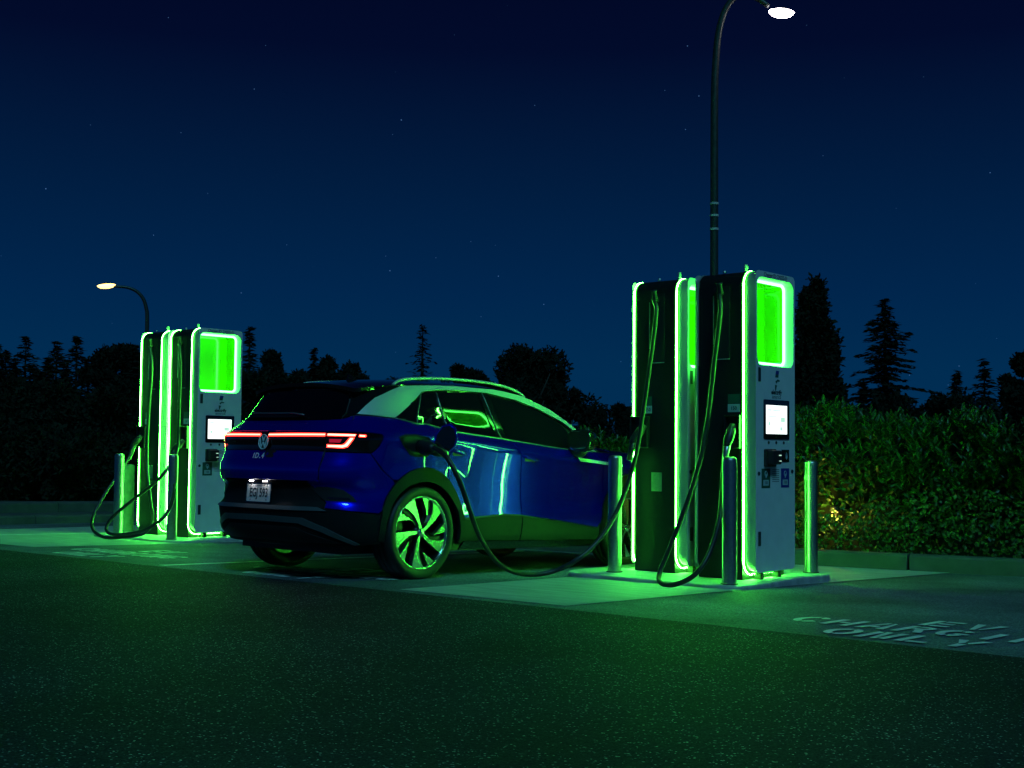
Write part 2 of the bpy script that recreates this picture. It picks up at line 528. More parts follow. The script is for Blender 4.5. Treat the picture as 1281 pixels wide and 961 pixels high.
# stencil lettering, strokes as quads in a 1 x 1.35 cell
GL = {
 'E': [[(0, 0), (.26, 0), (.26, 1.35), (0, 1.35)], [(.34, 0), (.95, 0), (.95, .26), (.34, .26)], [(.34, .55), (.85, .55), (.85, .80), (.34, .80)], [(.34, 1.09), (.95, 1.09), (.95, 1.35), (.34, 1.35)]],
 'V': [[(0, 1.35), (.28, 1.35), (.56, .0), (.40, 0)], [(.72, 1.35), (1.0, 1.35), (.66, 0), (.60, .25)]],
 'H': [[(0, 0), (.26, 0), (.26, 1.35), (0, 1.35)], [(.34, .55), (.62, .55), (.62, .80), (.34, .80)], [(.70, 0), (.96, 0), (.96, 1.35), (.70, 1.35)]],
 'A': [[(0, 0), (.27, 0), (.50, 1.35), (.34, 1.35)], [(.36, .30), (.64, .30), (.60, .52), (.40, .52)], [(.58, 1.35), (.68, 1.35), (1.0, 0), (.73, 0)]],
 'N': [[(0, 0), (.25, 0), (.25, 1.2), (0, 1.35)], [(.27, 1.35), (.46, 1.35), (.71, 0), (.52, 0)], [(.73, .1), (.97, 0), (.97, 1.35), (.73, 1.35)]],
 'I': [[(.36, 0), (.63, 0), (.63, 1.35), (.36, 1.35)]],
 'L': [[(0, 0), (.26, 0), (.26, 1.35), (0, 1.35)], [(.34, 0), (.9, 0), (.9, .26), (.34, .26)]],
 'Y': [[(0, 1.35), (.3, 1.35), (.46, .80), (.36, .62)], [(.7, 1.35), (1.0, 1.35), (.64, .62), (.54, .80)], [(.37, 0), (.63, 0), (.63, .55), (.37, .55)]],
}
def arc(cx, cy_, rx, ry, a0, a1, w, n=9):
    o = [(cx + rx * math.cos(rad(a0 + (a1 - a0) * k / n)), cy_ + ry * math.sin(rad(a0 + (a1 - a0) * k / n))) for k in range(n + 1)]
    i = [(cx + (rx - w) * math.cos(rad(a0 + (a1 - a0) * k / n)), cy_ + (ry - w) * math.sin(rad(a0 + (a1 - a0) * k / n))) for k in range(n + 1)]
    return [[o[k], o[k + 1], i[k + 1], i[k]] for k in range(n)]
GL['O'] = arc(.5, .675, .5, .675, -83, 83, .26) + arc(.5, .675, .5, .675, 97, 263, .26)
GL['C'] = arc(.5, .675, .5, .675, 97, 263, .26) + arc(.5, .675, .5, .675, 35, 83, .26, 4) + arc(.5, .675, .5, .675, -83, -35, .26, 4)
GL['G'] = GL['C'] + [[(.55, .42), (.98, .42), (.98, .64), (.55, .64)]]
GL['R'] = [[(0, 0), (.26, 0), (.26, 1.35), (0, 1.35)]] + arc(.5, 1.0, .42, .35, -90, 90, .22, 7) + [[(.34, 1.13), (.5, 1.13), (.5, 1.35), (.34, 1.35)], [(.34, .65), (.5, .65), (.5, .87), (.34, .87)], [(.5, .55), (.75, .60), (1.0, 0), (.72, 0)]]
def stencil(cx, label):
    root = thing('stall_lettering', label, 'road marking', (cx, 6.9, G(cx, 6.9)), group='stencilled words at the mouths of the charging stalls')
    for word, y0, adv in (('EV', 7.24, .235), ('CHARGING', 6.83, .218), ('ONLY', 6.395, .225)):
        x = cx - adv * len(word) / 2
        for ch in word:
            bm = bmesh.new()
            for q in GL[ch]:
                P = [(x + a * .182, y0 + b * .238) for a, b in q]
                f = bm.faces.new([bm.verts.new((px - cx, py - 6.9, G(px, py) - G(cx, 6.9) + .0075)) for px, py in P])
            bmesh.ops.recalc_face_normals(bm, faces=bm.faces[:])
            for f in bm.faces:
                if f.normal.z < 0: f.normal_flip()
            bm_obj('letter_' + ch.lower(), bm, 'paint_white', root)
            x += adv
stencil(-2.93, 'white stencilled words EV CHARGING ONLY on the asphalt at the right edge, before the hedge')
stencil(-8.08, 'white stencilled words EV CHARGING ONLY under the rear of the blue car')
stencil(-11.05, 'white stencilled words EV CHARGING ONLY on green-lit asphalt left of the blue car')

# ------------------------------------------------------------------ kerbs, planting strip
def sweep(name, pts, prof, m, kind=None, parent=None, label=None, n=1):
    """profile (offset to the left of travel, height above ground) swept along ground points"""
    rings = []
    P = [Vector((x, y)) for x, y in pts]
    for i, p in enumerate(P):
        t = (P[min(i + 1, len(P) - 1)] - P[max(i - 1, 0)]).normalized()
        nn = Vector((-t.y, t.x))
        rings.append([(p.x + nn.x * a, p.y + nn.y * a, G(p.x, p.y) + b) for a, b in prof])
    v, f = loft(rings, True, True, True)
    bm = bmesh.new()
    vs = [bm.verts.new(q) for q in v]
    for q in f: bm.faces.new([vs[i] for i in q])
    bmesh.ops.recalc_face_normals(bm, faces=bm.faces[:])
    return bm_obj(name, bm, m, parent)
KERB = [(-14, 11.35), (-9.6, 11.40), (-6.42, 11.78), (-4.29, 12.22), (0, 13.25), (6, 15.2)]
kroot = tag(thing('kerb', 'long concrete kerb at the foot of the hedge', 'kerb', (0, 0, 0)))
kp = catmull([(x, y, 0) for x, y in KERB], 9)
seg, acc = [kp[0]], 0
for a, b in zip(kp, kp[1:]):
    seg.append(b); acc += (b - a).length
    if acc > 2.6 or b is kp[-1]:
        e = seg[-1] - (seg[-1] - seg[-2]).normalized() * .012
        s0 = seg[0] + (seg[1] - seg[0]).normalized() * .012
        q = [s0] + seg[1:-1] + [e]
        sweep('kerb_stone', [(p.x, p.y) for p in q], [(0, -.02), (.012, .135), (.03, .155), (.15, .16), (.165, .14), (.17, -.02)], 'curb', parent=kroot)
        seg, acc = [b], 0
bed = [(p.x, p.y + .16) for p in kp] + [(6, 40), (-14, 40)]
sheet('planting_bed', bed, .10, 'soil')
# left island with two kerb tiers
def tier(x0, y0, y1, h, w, label):
    r = thing('island_kerb', label, 'kerb')
    y = y0
    while y < y1:
        e = min(y + 1.9, y1)
        sweep('kerb_stone', [(x0 - (y - 6) * .2, y), (x0 - (e - .015 - 6) * .2, e - .015)], [(0, -.02), (.015, h - .03), (.04, h), (w, h + .01), (w + .01, -.02)], 'curb', parent=r)
        y = e
tier(-17.05, 4.0, 15.5, .13, .55, 'low grey concrete kerb across the far left, nearest the tarmac')
tier(-18.6, 3.5, 16.5, .27, .35, 'raised grey concrete kerb behind the low one, below the dark trees')
sheet('planting_bed', [(-18.8, 2), (-21, 18), (-90, 30), (-90, -10)], .15, 'soil')

# ------------------------------------------------------------------ charging islands
def island(label, x0, x1, y0, y1, zt):
    o = rrect(x0, x1, y0, y1, .22, 6)
    cx, cy_ = (x0 + x1) / 2, (y0 + y1) / 2
    rings = []
    for k, (s, z) in enumerate(((1.0, None), (1.0, zt - .012), (.995, zt - .003), (.988, zt))):
        rings.append([(cx + (x - cx) * s, cy_ + (y - cy_) * s, (G(x, y) - .01 if z is None else z)) for x, y in o])
    v, f = loft(rings, True, False, True)
    r = tag(py_obj('island_slab', v, f, 'concrete'), label, 'concrete slab', 'raised concrete islands carrying the chargers')
island('raised concrete slab under the near pair of chargers', -6.86, -5.11, 8.46, 10.1, .006)
island('raised concrete slab under the far pair of chargers', -14.3, -12.43, 8.46, 10.2, -.054)

# ------------------------------------------------------------------ bollards
def bollard(x, y, z, label, r=.057, h=.985, m='steel'):
    t = thing('bollard', label, 'bollard', (x, y, z), group='steel bollards round the chargers' if m == 'steel' else None)
    v, f = lathe([(r, .004), (r, h - .035), (r * .97, h - .018), (r * .86, h - .006), (r * .6, h), (.0005, h + .001)], 40)
    py_obj('post', v, f, m, t, smooth=True)
    v, f = lathe([(r + .012, 0), (r + .012, .006), (r + .002, .009)], 32)
    py_obj('base_ring', v, f, 'black_plastic', t, smooth=True)
    return t
bollard(-5.29, 8.64, .006, 'steel bollard in front of the near chargers beside the white front panel')
bollard(-5.30, 9.97, .006, 'steel bollard standing before the hedge, right of the near chargers', h=.955)
bollard(-6.50, 8.78, .006, 'steel bollard left of the near chargers, overlapping the front of the blue car')
bollard(-12.80, 8.66, -.054, 'steel bollard at the front of the far chargers, nearest the blue car')
bollard(-13.72, 8.53, -.054, 'leftmost slim steel bollard, left of the far chargers')
gb = bollard(-15.3, 9.6, G(-15.3, 9.6), 'thick green-lit painted post behind the leftmost steel bollard', r=.125, h=.90, m='post_green_lit')

# ------------------------------------------------------------------ car body surface
def interp(pts, x):
    if x <= pts[0][0]: return pts[0][1]
    for (a, b), (c, d) in zip(pts, pts[1:]):
        if x <= c:
            return b + (d - b) * (x - a) / (c - a)
    return pts[-1][1]
def smooth_table(pts, n=400, rad=0.02):
    lo, hi = pts[0][0], pts[-1][0]
    raw = [interp(pts, lo + (hi - lo) * i / n) for i in range(n + 1)]
    k = max(1, int(rad / (hi - lo) * n))
    for _ in range(2):
        raw = [sum(raw[max(0, i - k):i + k + 1]) / len(raw[max(0, i - k):i + k + 1]) for i in range(n + 1)]
    def f(x):
        t = (x - lo) / (hi - lo) * n
        if t <= 0: return raw[0]
        if t >= n: return raw[n]
        i = int(t); fr = t - i
        return raw[i] * (1 - fr) + raw[i + 1] * fr
    return f
def sstep(a, b, x):
    t = min(1.0, max(0.0, (x - a) / (b - a)))
    return t * t * (3 - 2 * t)
WB, HUB0, HUB1, HUBH, LEN = 2.77, 0.94, 3.71, 0.372, 4.585
# rear centre line: distance forward of the rearmost point, by height
XR = smooth_table([(.20, .20), (.26, .13), (.30, .09), (.36, .05), (.44, .03), (.50, .02), (.545, .00), (.57, .03), (.60, .055), (.72, .06),
                   (.745, .03), (.76, .01), (.85, .0), (.88, .008), (.97, .045), (1.03, .055), (1.08, .045), (1.12, .05), (1.145, .075),
                   (1.21, .19), (1.24, .235), (1.36, .30), (1.50, .39), (1.60, .50)], rad=.008)
XF = smooth_table([(.20, .30), (.30, .10), (.40, .03), (.55, .0), (.72, .01), (.85, .05), (.95, .13), (1.1, .24), (1.6, .30)], rad=.03)
HC = smooth_table([(0., 1.115), (.5, 1.125), (1.0, 1.115), (1.5, 1.085), (2.1, 1.04), (2.63, 1.01), (3.3, .985), (4.0, .95), (4.6, .90)], rad=.2)
HB = smooth_table([(0., 1.28), (.7, 1.27), (1.04, 1.24), (1.32, 1.205), (1.94, 1.16), (2.74, 1.105), (3.3, 1.086), (4.6, 1.03)], rad=.15)
HE = smooth_table([(.30, 1.475), (.42, 1.49), (.65, 1.525), (.885, 1.552), (1.18, 1.577), (2.0, 1.602), (2.4, 1.572), (2.72, 1.47), (2.99, 1.33), (3.2, 1.21), (3.45, 1.095),
                   (3.62, 1.098), (3.9, 1.078), (4.2, 1.02), (4.45, .90), (4.58, .76)], rad=.08)
LOWER = smooth_table([(.20, .84), (.26, .875), (.32, .90), (.42, .912), (.50, .915), (.54, .905), (.62, .893), (.75, .893), (.88, .905), (.97, .918), (1.0, .922), (1.3, .922)], rad=.02)
UPPER = smooth_table([(1.0, .865), (1.15, .825), (1.30, .765), (1.45, .70), (1.55, .645), (1.62, .60)], rad=.03)
def W(s, h):
    hc, hb = HC(s), HB(s)
    if h <= hc:
        hh = h if h < .8 else .8 + (h - .8) * (1.0 - .8) / (hc - .8)
        w = LOWER(hh)
        for c in (HUB0, HUB1):
            d = math.hypot(s - c, (h - HUBH) * .9)
            w += .020 * (1 - sstep(.38, .62, d))
        w = min(w, .926)
    elif h <= hb:
        t = (h - hc) / (hb - hc)
        w0, w1 = .922, UPPER(hb) + .012
        w = w0 + (w1 - w0) * (t * .75 + .25 * t * t)
    else:
        w = UPPER(h)
    w *= 1 - .025 * sstep(1.0, .2, s) if s < 1 else 1 - .03 * sstep(3.7, 4.5, s)
    return w
RC, NN = .70, 3.0
_ref = []
def _build():
    N = 160
    pts = []
    for i in range(N + 1):
        ph = math.pi / 2 * i / N
        l = .92 * math.sin(ph) ** (2 / NN) if ph > 0 else 0
        s = RC * (1 - max(0, math.cos(ph)) ** (2 / NN))
        pts.append((s, l))
    M = 60
    for i in range(1, M):
        pts.append((RC + (LEN - 2 * RC) * i / M, .92))
    for i in range(N + 1):
        ph = math.pi / 2 * (1 - i / N)
        l = .92 * math.sin(ph) ** (2 / NN) if ph > 0 else 0
        s = LEN - RC * (1 - max(0, math.cos(ph)) ** (2 / NN))
        pts.append((s, l))
    u = 0; out = [(0.0,) + pts[0]]
    for a, b in zip(pts, pts[1:]):
        u += math.hypot(a[0] - b[0], a[1] - b[1]); out.append((u,) + b)
    return out
_ref = _build()
UMAX = _ref[-1][0]
_us = [r[0] for r in _ref]
def refpt(u):
    u = min(max(u, 0), UMAX)
    i = min(max(bisect.bisect_right(_us, u) - 1, 0), len(_ref) - 2)
    a, b = _ref[i], _ref[i + 1]
    t = (u - a[0]) / max(1e-9, b[0] - a[0])
    return a[1] + (b[1] - a[1]) * t, a[2] + (b[2] - a[2]) * t
def S(u, h):
    sr, lr = refpt(u)
    s = sr + XR(h) * (1 - sstep(.1, 1.7, sr)) - XF(h) * sstep(2.9, 4.4, sr)
    l = lr / .92 * W(s, h)
    if h > 1.12 and sr < RC and lr > 0:            # squarer corners round the rear window
        k = sstep(1.12, 1.26, h) * .38 * sstep(RC, RC * .5, sr)
        l = W(s, h) * (lr / .92) ** (1 - k)
    return s, l, h
def u_of(s, h, lo=0.0, hi=None):        # side: u where S has this s
    a, b = (0.3, UMAX - .3)
    for _ in range(40):
        m = (a + b) / 2
        if S(m, h)[0] < s: a = m
        else: b = m
    return (a + b) / 2
def u_l(l, h):                          # rear: u where S has this l
    a, b = 0.0, 1.6
    for _ in range(40):
        m = (a + b) / 2
        if S(m, h)[1] < l: a = m
        else: b = m
    return (a + b) / 2
def T(s, v, lift=0.0):                          # roof / windscreen / bonnet sheet, v in -1..1
    he = HE(s); w = W(s, he)
    if s < 1.0: w *= 1 - .05 * sstep(.9, .3, s)
    c = .055 * (1 - .35 * sstep(3.3, 3.8, s))
    return s, v * w, he + c * (1 - abs(v) ** 2.4) + lift

# ------------------------------------------------------------------ the blue car
TH = -.027
CAR = thing('blue_car', 'shiny blue electric SUV with red rear light bar lit and charging plug in its flank', 'car')
CAR.location = (-8.13, 6.26, G(-8.13, 6.26)); CAR.rotation_euler = (TH, 0, 0)
def SF(u, h, lift=0.0):
    """body side surface -> car coordinates (x lateral, y forward, z up)"""
    s, l, z = S(abs(u), h)
    if lift:
        e = .004
        a = S(abs(u) + e, h); b = S(abs(u), h + e)
        du = Vector((a[1] - l, a[0] - s, a[2] - z)); dh = Vector((b[1] - l, b[0] - s, b[2] - z))
        n = du.cross(dh).normalized()
        l, s, z = l + n.x * lift, s + n.y * lift, z + n.z * lift
    return Vector((l if u >= 0 else -l, s, z))
def SL(lift): return lambda u, h: SF(u, h, lift)
def TF(v, s, lift=0.0):
    a, b, c = T(s, v)
    return Vector((b, a, c + lift))
def TL(lift): return lambda v, s: TF(v, s, lift)
def both(name, poly, m, fn=SF, **k):
    r = patch(name, poly, fn, m, CAR, **k)
    patch(name, poly, fn, m, CAR, mirror=True, **k)
    return r
def usc(L_): return [(u_of(s, h), h) for s, h in L_]
def arc_out(c, a0, a1, n=16, dr=0.0):
    o = []
    for k in range(n + 1):
        a = rad(a0 + (a1 - a0) * k / n)
        r = .462 + .055 * max(0, math.sin(a)) ** 2 + dr
        o.append((c + r * math.cos(a), HUBH + r * math.sin(a)))
    return o
def arc_in(c, a0, a1, n=18, r=.405):
    return [(c + r * math.cos(rad(a0 + (a1 - a0) * k / n)), HUBH + r * math.sin(rad(a0 + (a1 - a0) * k / n))) for k in range(n + 1)]
# dark shell behind the panels, open at the wheels
def shell_poly():
    P = [(0.0, .24)]
    P += [(.75, .26)]
    P += usc([(HUB0 - .415, .28)] + arc_in(HUB0, 180, 0, 18, .415) + [(HUB0 + .415, .28), (HUB1 - .415, .28)] + arc_in(HUB1, 180, 0, 18, .415) + [(HUB1 + .415, .28)])
    P += [(UMAX - .5, .30), (UMAX, .30), (UMAX, .72), (UMAX - .75, .80), (u_of(4.05, .97), .97), (u_of(3.4, 1.05), 1.05), (3.42, 1.38), (2.6, 1.52), (1.668, 1.50), (1.033, 1.44), (.6, 1.42), (0.0, 1.42)]
    return P
sp_ = shell_poly()
for mir in (False, True):
    patch('inner_shell', sp_, SL(-.017), 'black_plastic', CAR, sp=.09, gap=0, skirt=0, mirror=mir)
# --- tail
TG = [(-.655, .80), (-.64, .762), (.64, .762), (.655, .80), (.655, .90), (.648, .99), (.42, .992), (-.42, .992), (-.648, .99), (-.655, .90)]
tg = patch('tailgate', TG, SF, 'car_blue', CAR, sp=.035)
patch('tailgate_upper', [(-.665, 1.143), (.665, 1.143), (.705, 1.20), (.755, 1.278), (.62, 1.248), (.45, 1.238), (.2, 1.234), (-.2, 1.234), (-.45, 1.238), (-.62, 1.248), (-.755, 1.278), (-.705, 1.20)], SF, 'car_blue', CAR, sp=.03)
lb = patch('light_bar_housing', [(-.65, .994), (.65, .994), (.655, 1.139), (-.655, 1.139)], SL(-.006), 'lens_black', CAR, sp=.03)
patch('light_bar', [(.055, 1.103), (.648, 1.107), (.648, 1.128), (.055, 1.124)], SL(.002), 'tail_red', lb, sp=.03, gap=0, skirt=.006)
patch('light_bar', [(-.648, 1.107), (-.055, 1.103), (-.055, 1.124), (-.648, 1.128)], SL(.002), 'tail_red', lb, sp=.03, gap=0, skirt=.006)
patch('light_bar_core', [(.055, 1.110), (.648, 1.114), (.648, 1.121), (.055, 1.117)], SL(.0035), 'tail_core', lb, sp=.03, gap=0, skirt=0)
patch('light_bar_core', [(-.648, 1.114), (-.055, 1.110), (-.055, 1.117), (-.648, 1.121)], SL(.0035), 'tail_core', lb, sp=.03, gap=0, skirt=0)
TLP = [(.662, .992), (.85, .990), (1.036, .997), (1.085, 1.045), (1.118, 1.095), (1.116, 1.118), (1.10, 1.130), (1.0, 1.139), (.874, 1.141), (.663, 1.140)]
for mir in (False, True):
    q = patch('tail_light', TLP, SL(.002), 'lens_black', CAR, sp=.03, gap=.001, mirror=mir)
    for nm, poly, m_, lf in (
        ('light_strip', [(.668, 1.108), (.885, 1.108), (.892, 1.124), (.668, 1.125)], 'tail_red', .004),
        ('light_strip_core', [(.672, 1.112), (.885, 1.112), (.888, 1.121), (.672, 1.122)], 'tail_core', .0055),
        ('light_strip', [(.915, 1.107), (.968, 1.106), (.975, 1.112), (.970, 1.122), (.915, 1.124)], 'tail_red', .004),
        ('light_strip_core', [(.919, 1.111), (.962, 1.110), (.965, 1.118), (.919, 1.120)], 'tail_core', .0055),
        ('light_hook', [(.668, 1.020), (.800, 1.016), (.835, 1.028), (.862, 1.062), (.886, 1.100), (.845, 1.100), (.826, 1.072), (.806, 1.052), (.785, 1.045), (.668, 1.045)], 'tail_red', .004),
        ('light_hook_core', [(.676, 1.026), (.795, 1.023), (.828, 1.034), (.854, 1.066), (.876, 1.097), (.853, 1.097), (.834, 1.068), (.812, 1.046), (.788, 1.039), (.676, 1.039)], 'tail_core', .0055),
        ('inner_lamp', [(.69, 1.060), (.775, 1.060), (.79, 1.085), (.69, 1.085)], 'tail_dim', .0045)):
        patch(nm, poly, SL(lf), m_, q, sp=.03, gap=0, skirt=.0, mirror=mir)
# --- rear bumper
ao = usc(arc_out(HUB0, 158, 129, 6))
BB = [(.657, .765), (.545, .757), (.548, .728), (.690, .600), (.70, .560), (.95, .540), (1.135, .526)] + ao[0:1] + ao[1:] + [(1.275, .783), (1.14, .885), (1.018, .986), (.85, .984), (.664, .986), (.664, .90)]
both('rear_bumper', BB, 'car_blue', sp=.03)
both('bumper_recess', [(.53, .722), (.56, .700), (.675, .615), (.93, .610), (.90, .650), (.82, .700), (.70, .725)], 'black_plastic', fn=SL(.003), sp=.03, gap=0, skirt=.003)
both('reflector', [(.70, .628), (.88, .624), (.87, .640), (.70, .645)], 'lens_black', fn=SL(.006), sp=.03, gap=0, skirt=.003)
LBP = [(-.545, .752), (.545, .752), (.540, .728), (.68, .602), (.69, .556), (.80, .548), (1.13, .520), (1.132, .36), (1.10, .31), (.95, .275), (.80, .268), (.55, .262), (-.55, .262), (-.80, .268), (-.95, .275), (-1.10, .31), (-1.132, .36), (-1.13, .520), (-.80, .548), (-.69, .556), (-.68, .602), (-.540, .728)]
patch('lower_bumper', LBP, SF, 'cladding', CAR, sp=.035)
patch('bumper_trim', [(-.73, .538), (0, .536), (.73, .538), (.64, .562), (0, .562), (-.64, .562)], SL(.006), 'grey_trim', CAR, sp=.03, gap=0, skirt=.008)
patch('diffuser_trim', [(-.89, .285), (-.66, .38), (-.46, .438), (0, .443), (.46, .438), (.66, .38), (.89, .285), (.935, .290), (.70, .41), (.50, .480), (0, .488), (-.50, .480), (-.70, .41), (-.935, .290)], SL(.010), 'grey_trim', CAR, sp=.03, gap=0, skirt=.014)
patch('diffuser', [(-.80, .292), (-.55, .36), (-.42, .405), (.42, .405), (.55, .36), (.80, .292)], SL(.004), 'black_plastic', CAR, sp=.04, gap=0, skirt=.01)
# number plate
np_ = thing_ = bpy.data.objects.new('number_plate', None); COL.objects.link(np_); np_.parent = CAR
pc = SF(-.02, .656, .012)
np_.location = (pc.x - .005, pc.y - .012, pc.z); np_.rotation_euler = (-.05, 0, 0)
o = rrect(-.160, .160, -.082, .082, .014, 4)
i_ = rrect(-.150, .150, -.070, .070, .010, 4)
v, f = loft([[(a, .008, b) for a, b in o], [(a, -.004, b) for a, b in o], [(a, -.004, b) for a, b in i_], [(a, 0, b) for a, b in i_]])
py_obj('plate_frame', v, f, 'black_gloss', np_)
py_obj('plate_face', [(a, 0, b) for a, b in i_], [tuple(range(len(i_)))], 'plate_white', np_)
text_on('plate_text', 'EGJ 593', .098, 'plate_ink', np_, (0, -.0015, -.002), (1, 0, 0), (0, 0, 1), .0025, 1.0, .72)
text_on('plate_small_text', 'WASHINGTON', .022, 'plate_ink', np_, (0, -.0015, .055), (1, 0, 0), (0, 0, 1), 0, 1.1)
for a in (-.10, .10):
    for b in (-.055, .058):
        v, f = lathe([(0, .003), (.006, .003), (.007, 0)], 8)
        q = py_obj('plate_bolt', v, f, 'chrome', np_, loc=(a, -.0, b)); q.rotation_euler = (PI / 2, 0, 0)
for a in (-.085, .085):
    boxo('plate_lamp', pc.x + a - .02, pc.x + a + .02, pc.y - .035, pc.y - .01, .745, .752, 'lamp_small', CAR, .002, 1)
# round badge, lettering
bd = bpy.data.objects.new('badge', None); COL.objects.link(bd); bd.parent = CAR
bd.location = SF(0, 1.057, .006); bd.rotation_euler = (PI / 2 - .08, 0, 0)
v, f = lathe([(0, .002), (.053, .002), (.054, .004), (.061, .005), (.063, .001), (.063, -.01)], 36)
py_obj('badge_disc', v, f, 'black_gloss', bd, smooth=True)
tubeo('badge_ring', [(.057 * math.cos(2 * PI * k / 32), .057 * math.sin(2 * PI * k / 32), .004) for k in range(32)], .0046, 'badge_silver', bd, 8, True)
def strokes(name, segs, w, m, parent, z, t=.004):
    bm = bmesh.new()
    for (a, b) in segs:
        a, b = Vector(a), Vector(b); d = (b - a).normalized(); n_ = Vector((-d.y, d.x)) * w / 2
        vs = [bm.verts.new((p.x, p.y, zz)) for zz in (z, z + t) for p in (a - n_, b - n_, b + n_, a + n_)]
        bm.faces.new(vs[4:])
        for k in range(4): bm.faces.new((vs[k], vs[(k + 1) % 4], vs[(k + 1) % 4 + 4], vs[k + 4]))
    return bm_obj(name, bm, m, parent)
strokes('badge_mark', [((-.021, .048), (0, .006)), ((.021, .048), (0, .006)), ((-.044, .030), (-.023, -.044)), ((-.023, -.044), (-.002, -.002)), ((.044, .030), (.023, -.044)), ((.023, -.044), (.002, -.002))], .0105, 'badge_silver', bd, .003)
pt = SF(-.045, .945, .004)
text_on('model_lettering', 'ID.4', .058, 'badge_silver', CAR, pt, (1, 0, .0), (0, .35, 1), .0014, 1.25, 1.15)
patch('camera_recess', [(.02, .962), (.06, .935), (.13, .935), (.165, .965), (.16, .994), (.03, .994)], SL(.001), 'black_plastic', CAR, sp=.03, gap=0, skirt=.003)
# --- rear window, wiper, spoiler
patch('rear_glass', [(-.60, 1.252), (-.45, 1.242), (0, 1.238), (.45, 1.242), (.60, 1.252), (.655, 1.30), (.66, 1.40), (.625, 1.468), (.45, 1.484), (0, 1.490), (-.45, 1.484), (-.625, 1.468), (-.66, 1.40), (-.655, 1.30)], SF, 'glass_rear', CAR, sp=.04, skirt=.01)
both('rear_pillar_fin', [(.61, 1.252), (.68, 1.266), (.765, 1.286), (.835, 1.352), (.924, 1.431), (1.083, 1.498), (1.193, 1.540), (1.033, 1.535), (.80, 1.522), (.655, 1.500), (.640, 1.470), (.672, 1.40), (.668, 1.30)], 'black_gloss', sp=.03)
patch('wiper_cover', [(-.38, 1.252), (.10, 1.252), (.14, 1.262), (.10, 1.272), (-.34, 1.268), (-.40, 1.262)], SL(.022), 'black_gloss', CAR, sp=.03, gap=0, skirt=.015)
wp = [SF(a, b, .030) for a, b in ((-.36, 1.285), (-.15, 1.280), (.05, 1.278), (.16, 1.262))]
tubeo('wiper', wp, .007, 'grey_trim', CAR, 8)
# --- roof, windscreen, bonnet
def tpatch(name, s0, s1, m, vmax=1.0, sp=.07, lift=0.0, gap=.003, skirt=.012):
    n = 24
    poly = [(-vmax, s0 + (s1 - s0) * k / n) for k in range(n + 1)][::-1] + [(vmax, s0 + (s1 - s0) * k / n) for k in range(n + 1)]
    return patch(name, poly, TL(lift), m, CAR, sp=sp, gap=gap, skirt=skirt)
tpatch('roof', .62, 2.42, 'black_gloss')
def spoil(v, s):
    p = TF(v, s); k = max(0, .62 - s)
    p.z += .02 * k; p.y += .06 * abs(v) ** 3 * k / .25
    return p
patch('roof_spoiler', [(-.99, .36), (.99, .36), (1.0, .615), (-1.0, .615)], spoil, 'black_gloss', CAR, sp=.06, skirt=.03)
patch('windscreen', [(-.97, 2.46), (.97, 2.46), (.97, 3.40), (-.97, 3.40)], TF, 'glass', CAR, sp=.07, skirt=.006)
patch('bonnet', [(-.97, 3.46), (.97, 3.46), (.965, 4.0), (.93, 4.42), (.7, 4.52), (-.7, 4.52), (-.93, 4.42), (-.965, 4.0)], TF, 'car_blue', CAR, sp=.07)
# --- flank panels
QP = [(.757, 1.279), (.706, 1.20), (.668, 1.145), (.874, 1.145), (1.0, 1.143), (1.103, 1.134), (1.121, 1.118), (1.122, 1.095), (1.09, 1.043), (1.040, .992), (1.022, .984), (1.145, .888), (1.280, .783)] + \
     usc(arc_out(HUB0, 124, 40, 16)) + [(1.885, .80), (1.868, .90), (1.872, .99), (1.895, 1.08), (1.915, 1.196), (1.603, 1.238), (1.463, 1.232), (1.190, 1.268), (.95, 1.278)]
both('quarter_panel', QP, 'car_blue', sp=.03)
RD = [(1.921, 1.195), (1.901, 1.08), (1.878, .99), (1.874, .90), (1.891, .80)] + usc(arc_out(HUB0, 38, 14, 6)) + [(2.3, .500), (2.577, .515), (2.803, .508), (2.795, .75), (2.768, 1.028), (2.745, 1.075), (2.705, 1.145), (2.45, 1.165), (2.2, 1.177)]
both('rear_door', RD, 'car_blue', sp=.035)
FD = [(2.711, 1.143), (2.751, 1.075), (2.774, 1.028), (2.801, .75), (2.809, .506), (3.332, .452), (3.885, .386), (3.935, .55), (3.965, .75), (3.968, .938), (3.915, 1.03), (3.855, 1.082), (3.6, 1.088), (3.344, 1.098), (3.0, 1.123)]
both('front_door', FD, 'car_blue', sp=.035)
RDC = usc(arc_out(HUB0, 12, -8, 4)) + [(2.3, .300), (2.797, .292), (2.803, .500), (2.577, .508), (2.3, .493)]
both('door_cladding', RDC, 'cladding', fn=SL(.008), sp=.035)
both('door_cladding', [(2.803, .292), (3.3, .285), (3.93, .275), (3.905, .33), (3.88, .380), (3.332, .446), (2.809, .499)], 'cladding', fn=SL(.008), sp=.035)
both('sill_trim', [(2.05, .222), (3.95, .210), (3.93, .268), (3.3, .279), (2.3, .293), (2.09, .297)], 'black_gloss', fn=SL(-.002), sp=.04)
for c, a0 in ((HUB0, 186), (HUB1, 190)):
    both('arch_cladding', usc(arc_out(c, a0, -9, 30) + arc_in(c, -12, a0 + 4, 32)), 'cladding', fn=SL(.012), sp=.03, gap=.002, skirt=.035)
FF = [(3.875, 1.078), (3.922, 1.03), (3.976, .938), (3.972, .75), (3.942, .55), (3.905, .42)] + usc(arc_out(HUB1, 168, 28, 18)) + usc([(4.22, .66), (4.28, .84), (4.26, .985), (4.0, 1.048), (3.75, 1.078), (3.5, 1.083)])
both('front_wing', FF, 'car_blue', sp=.035)
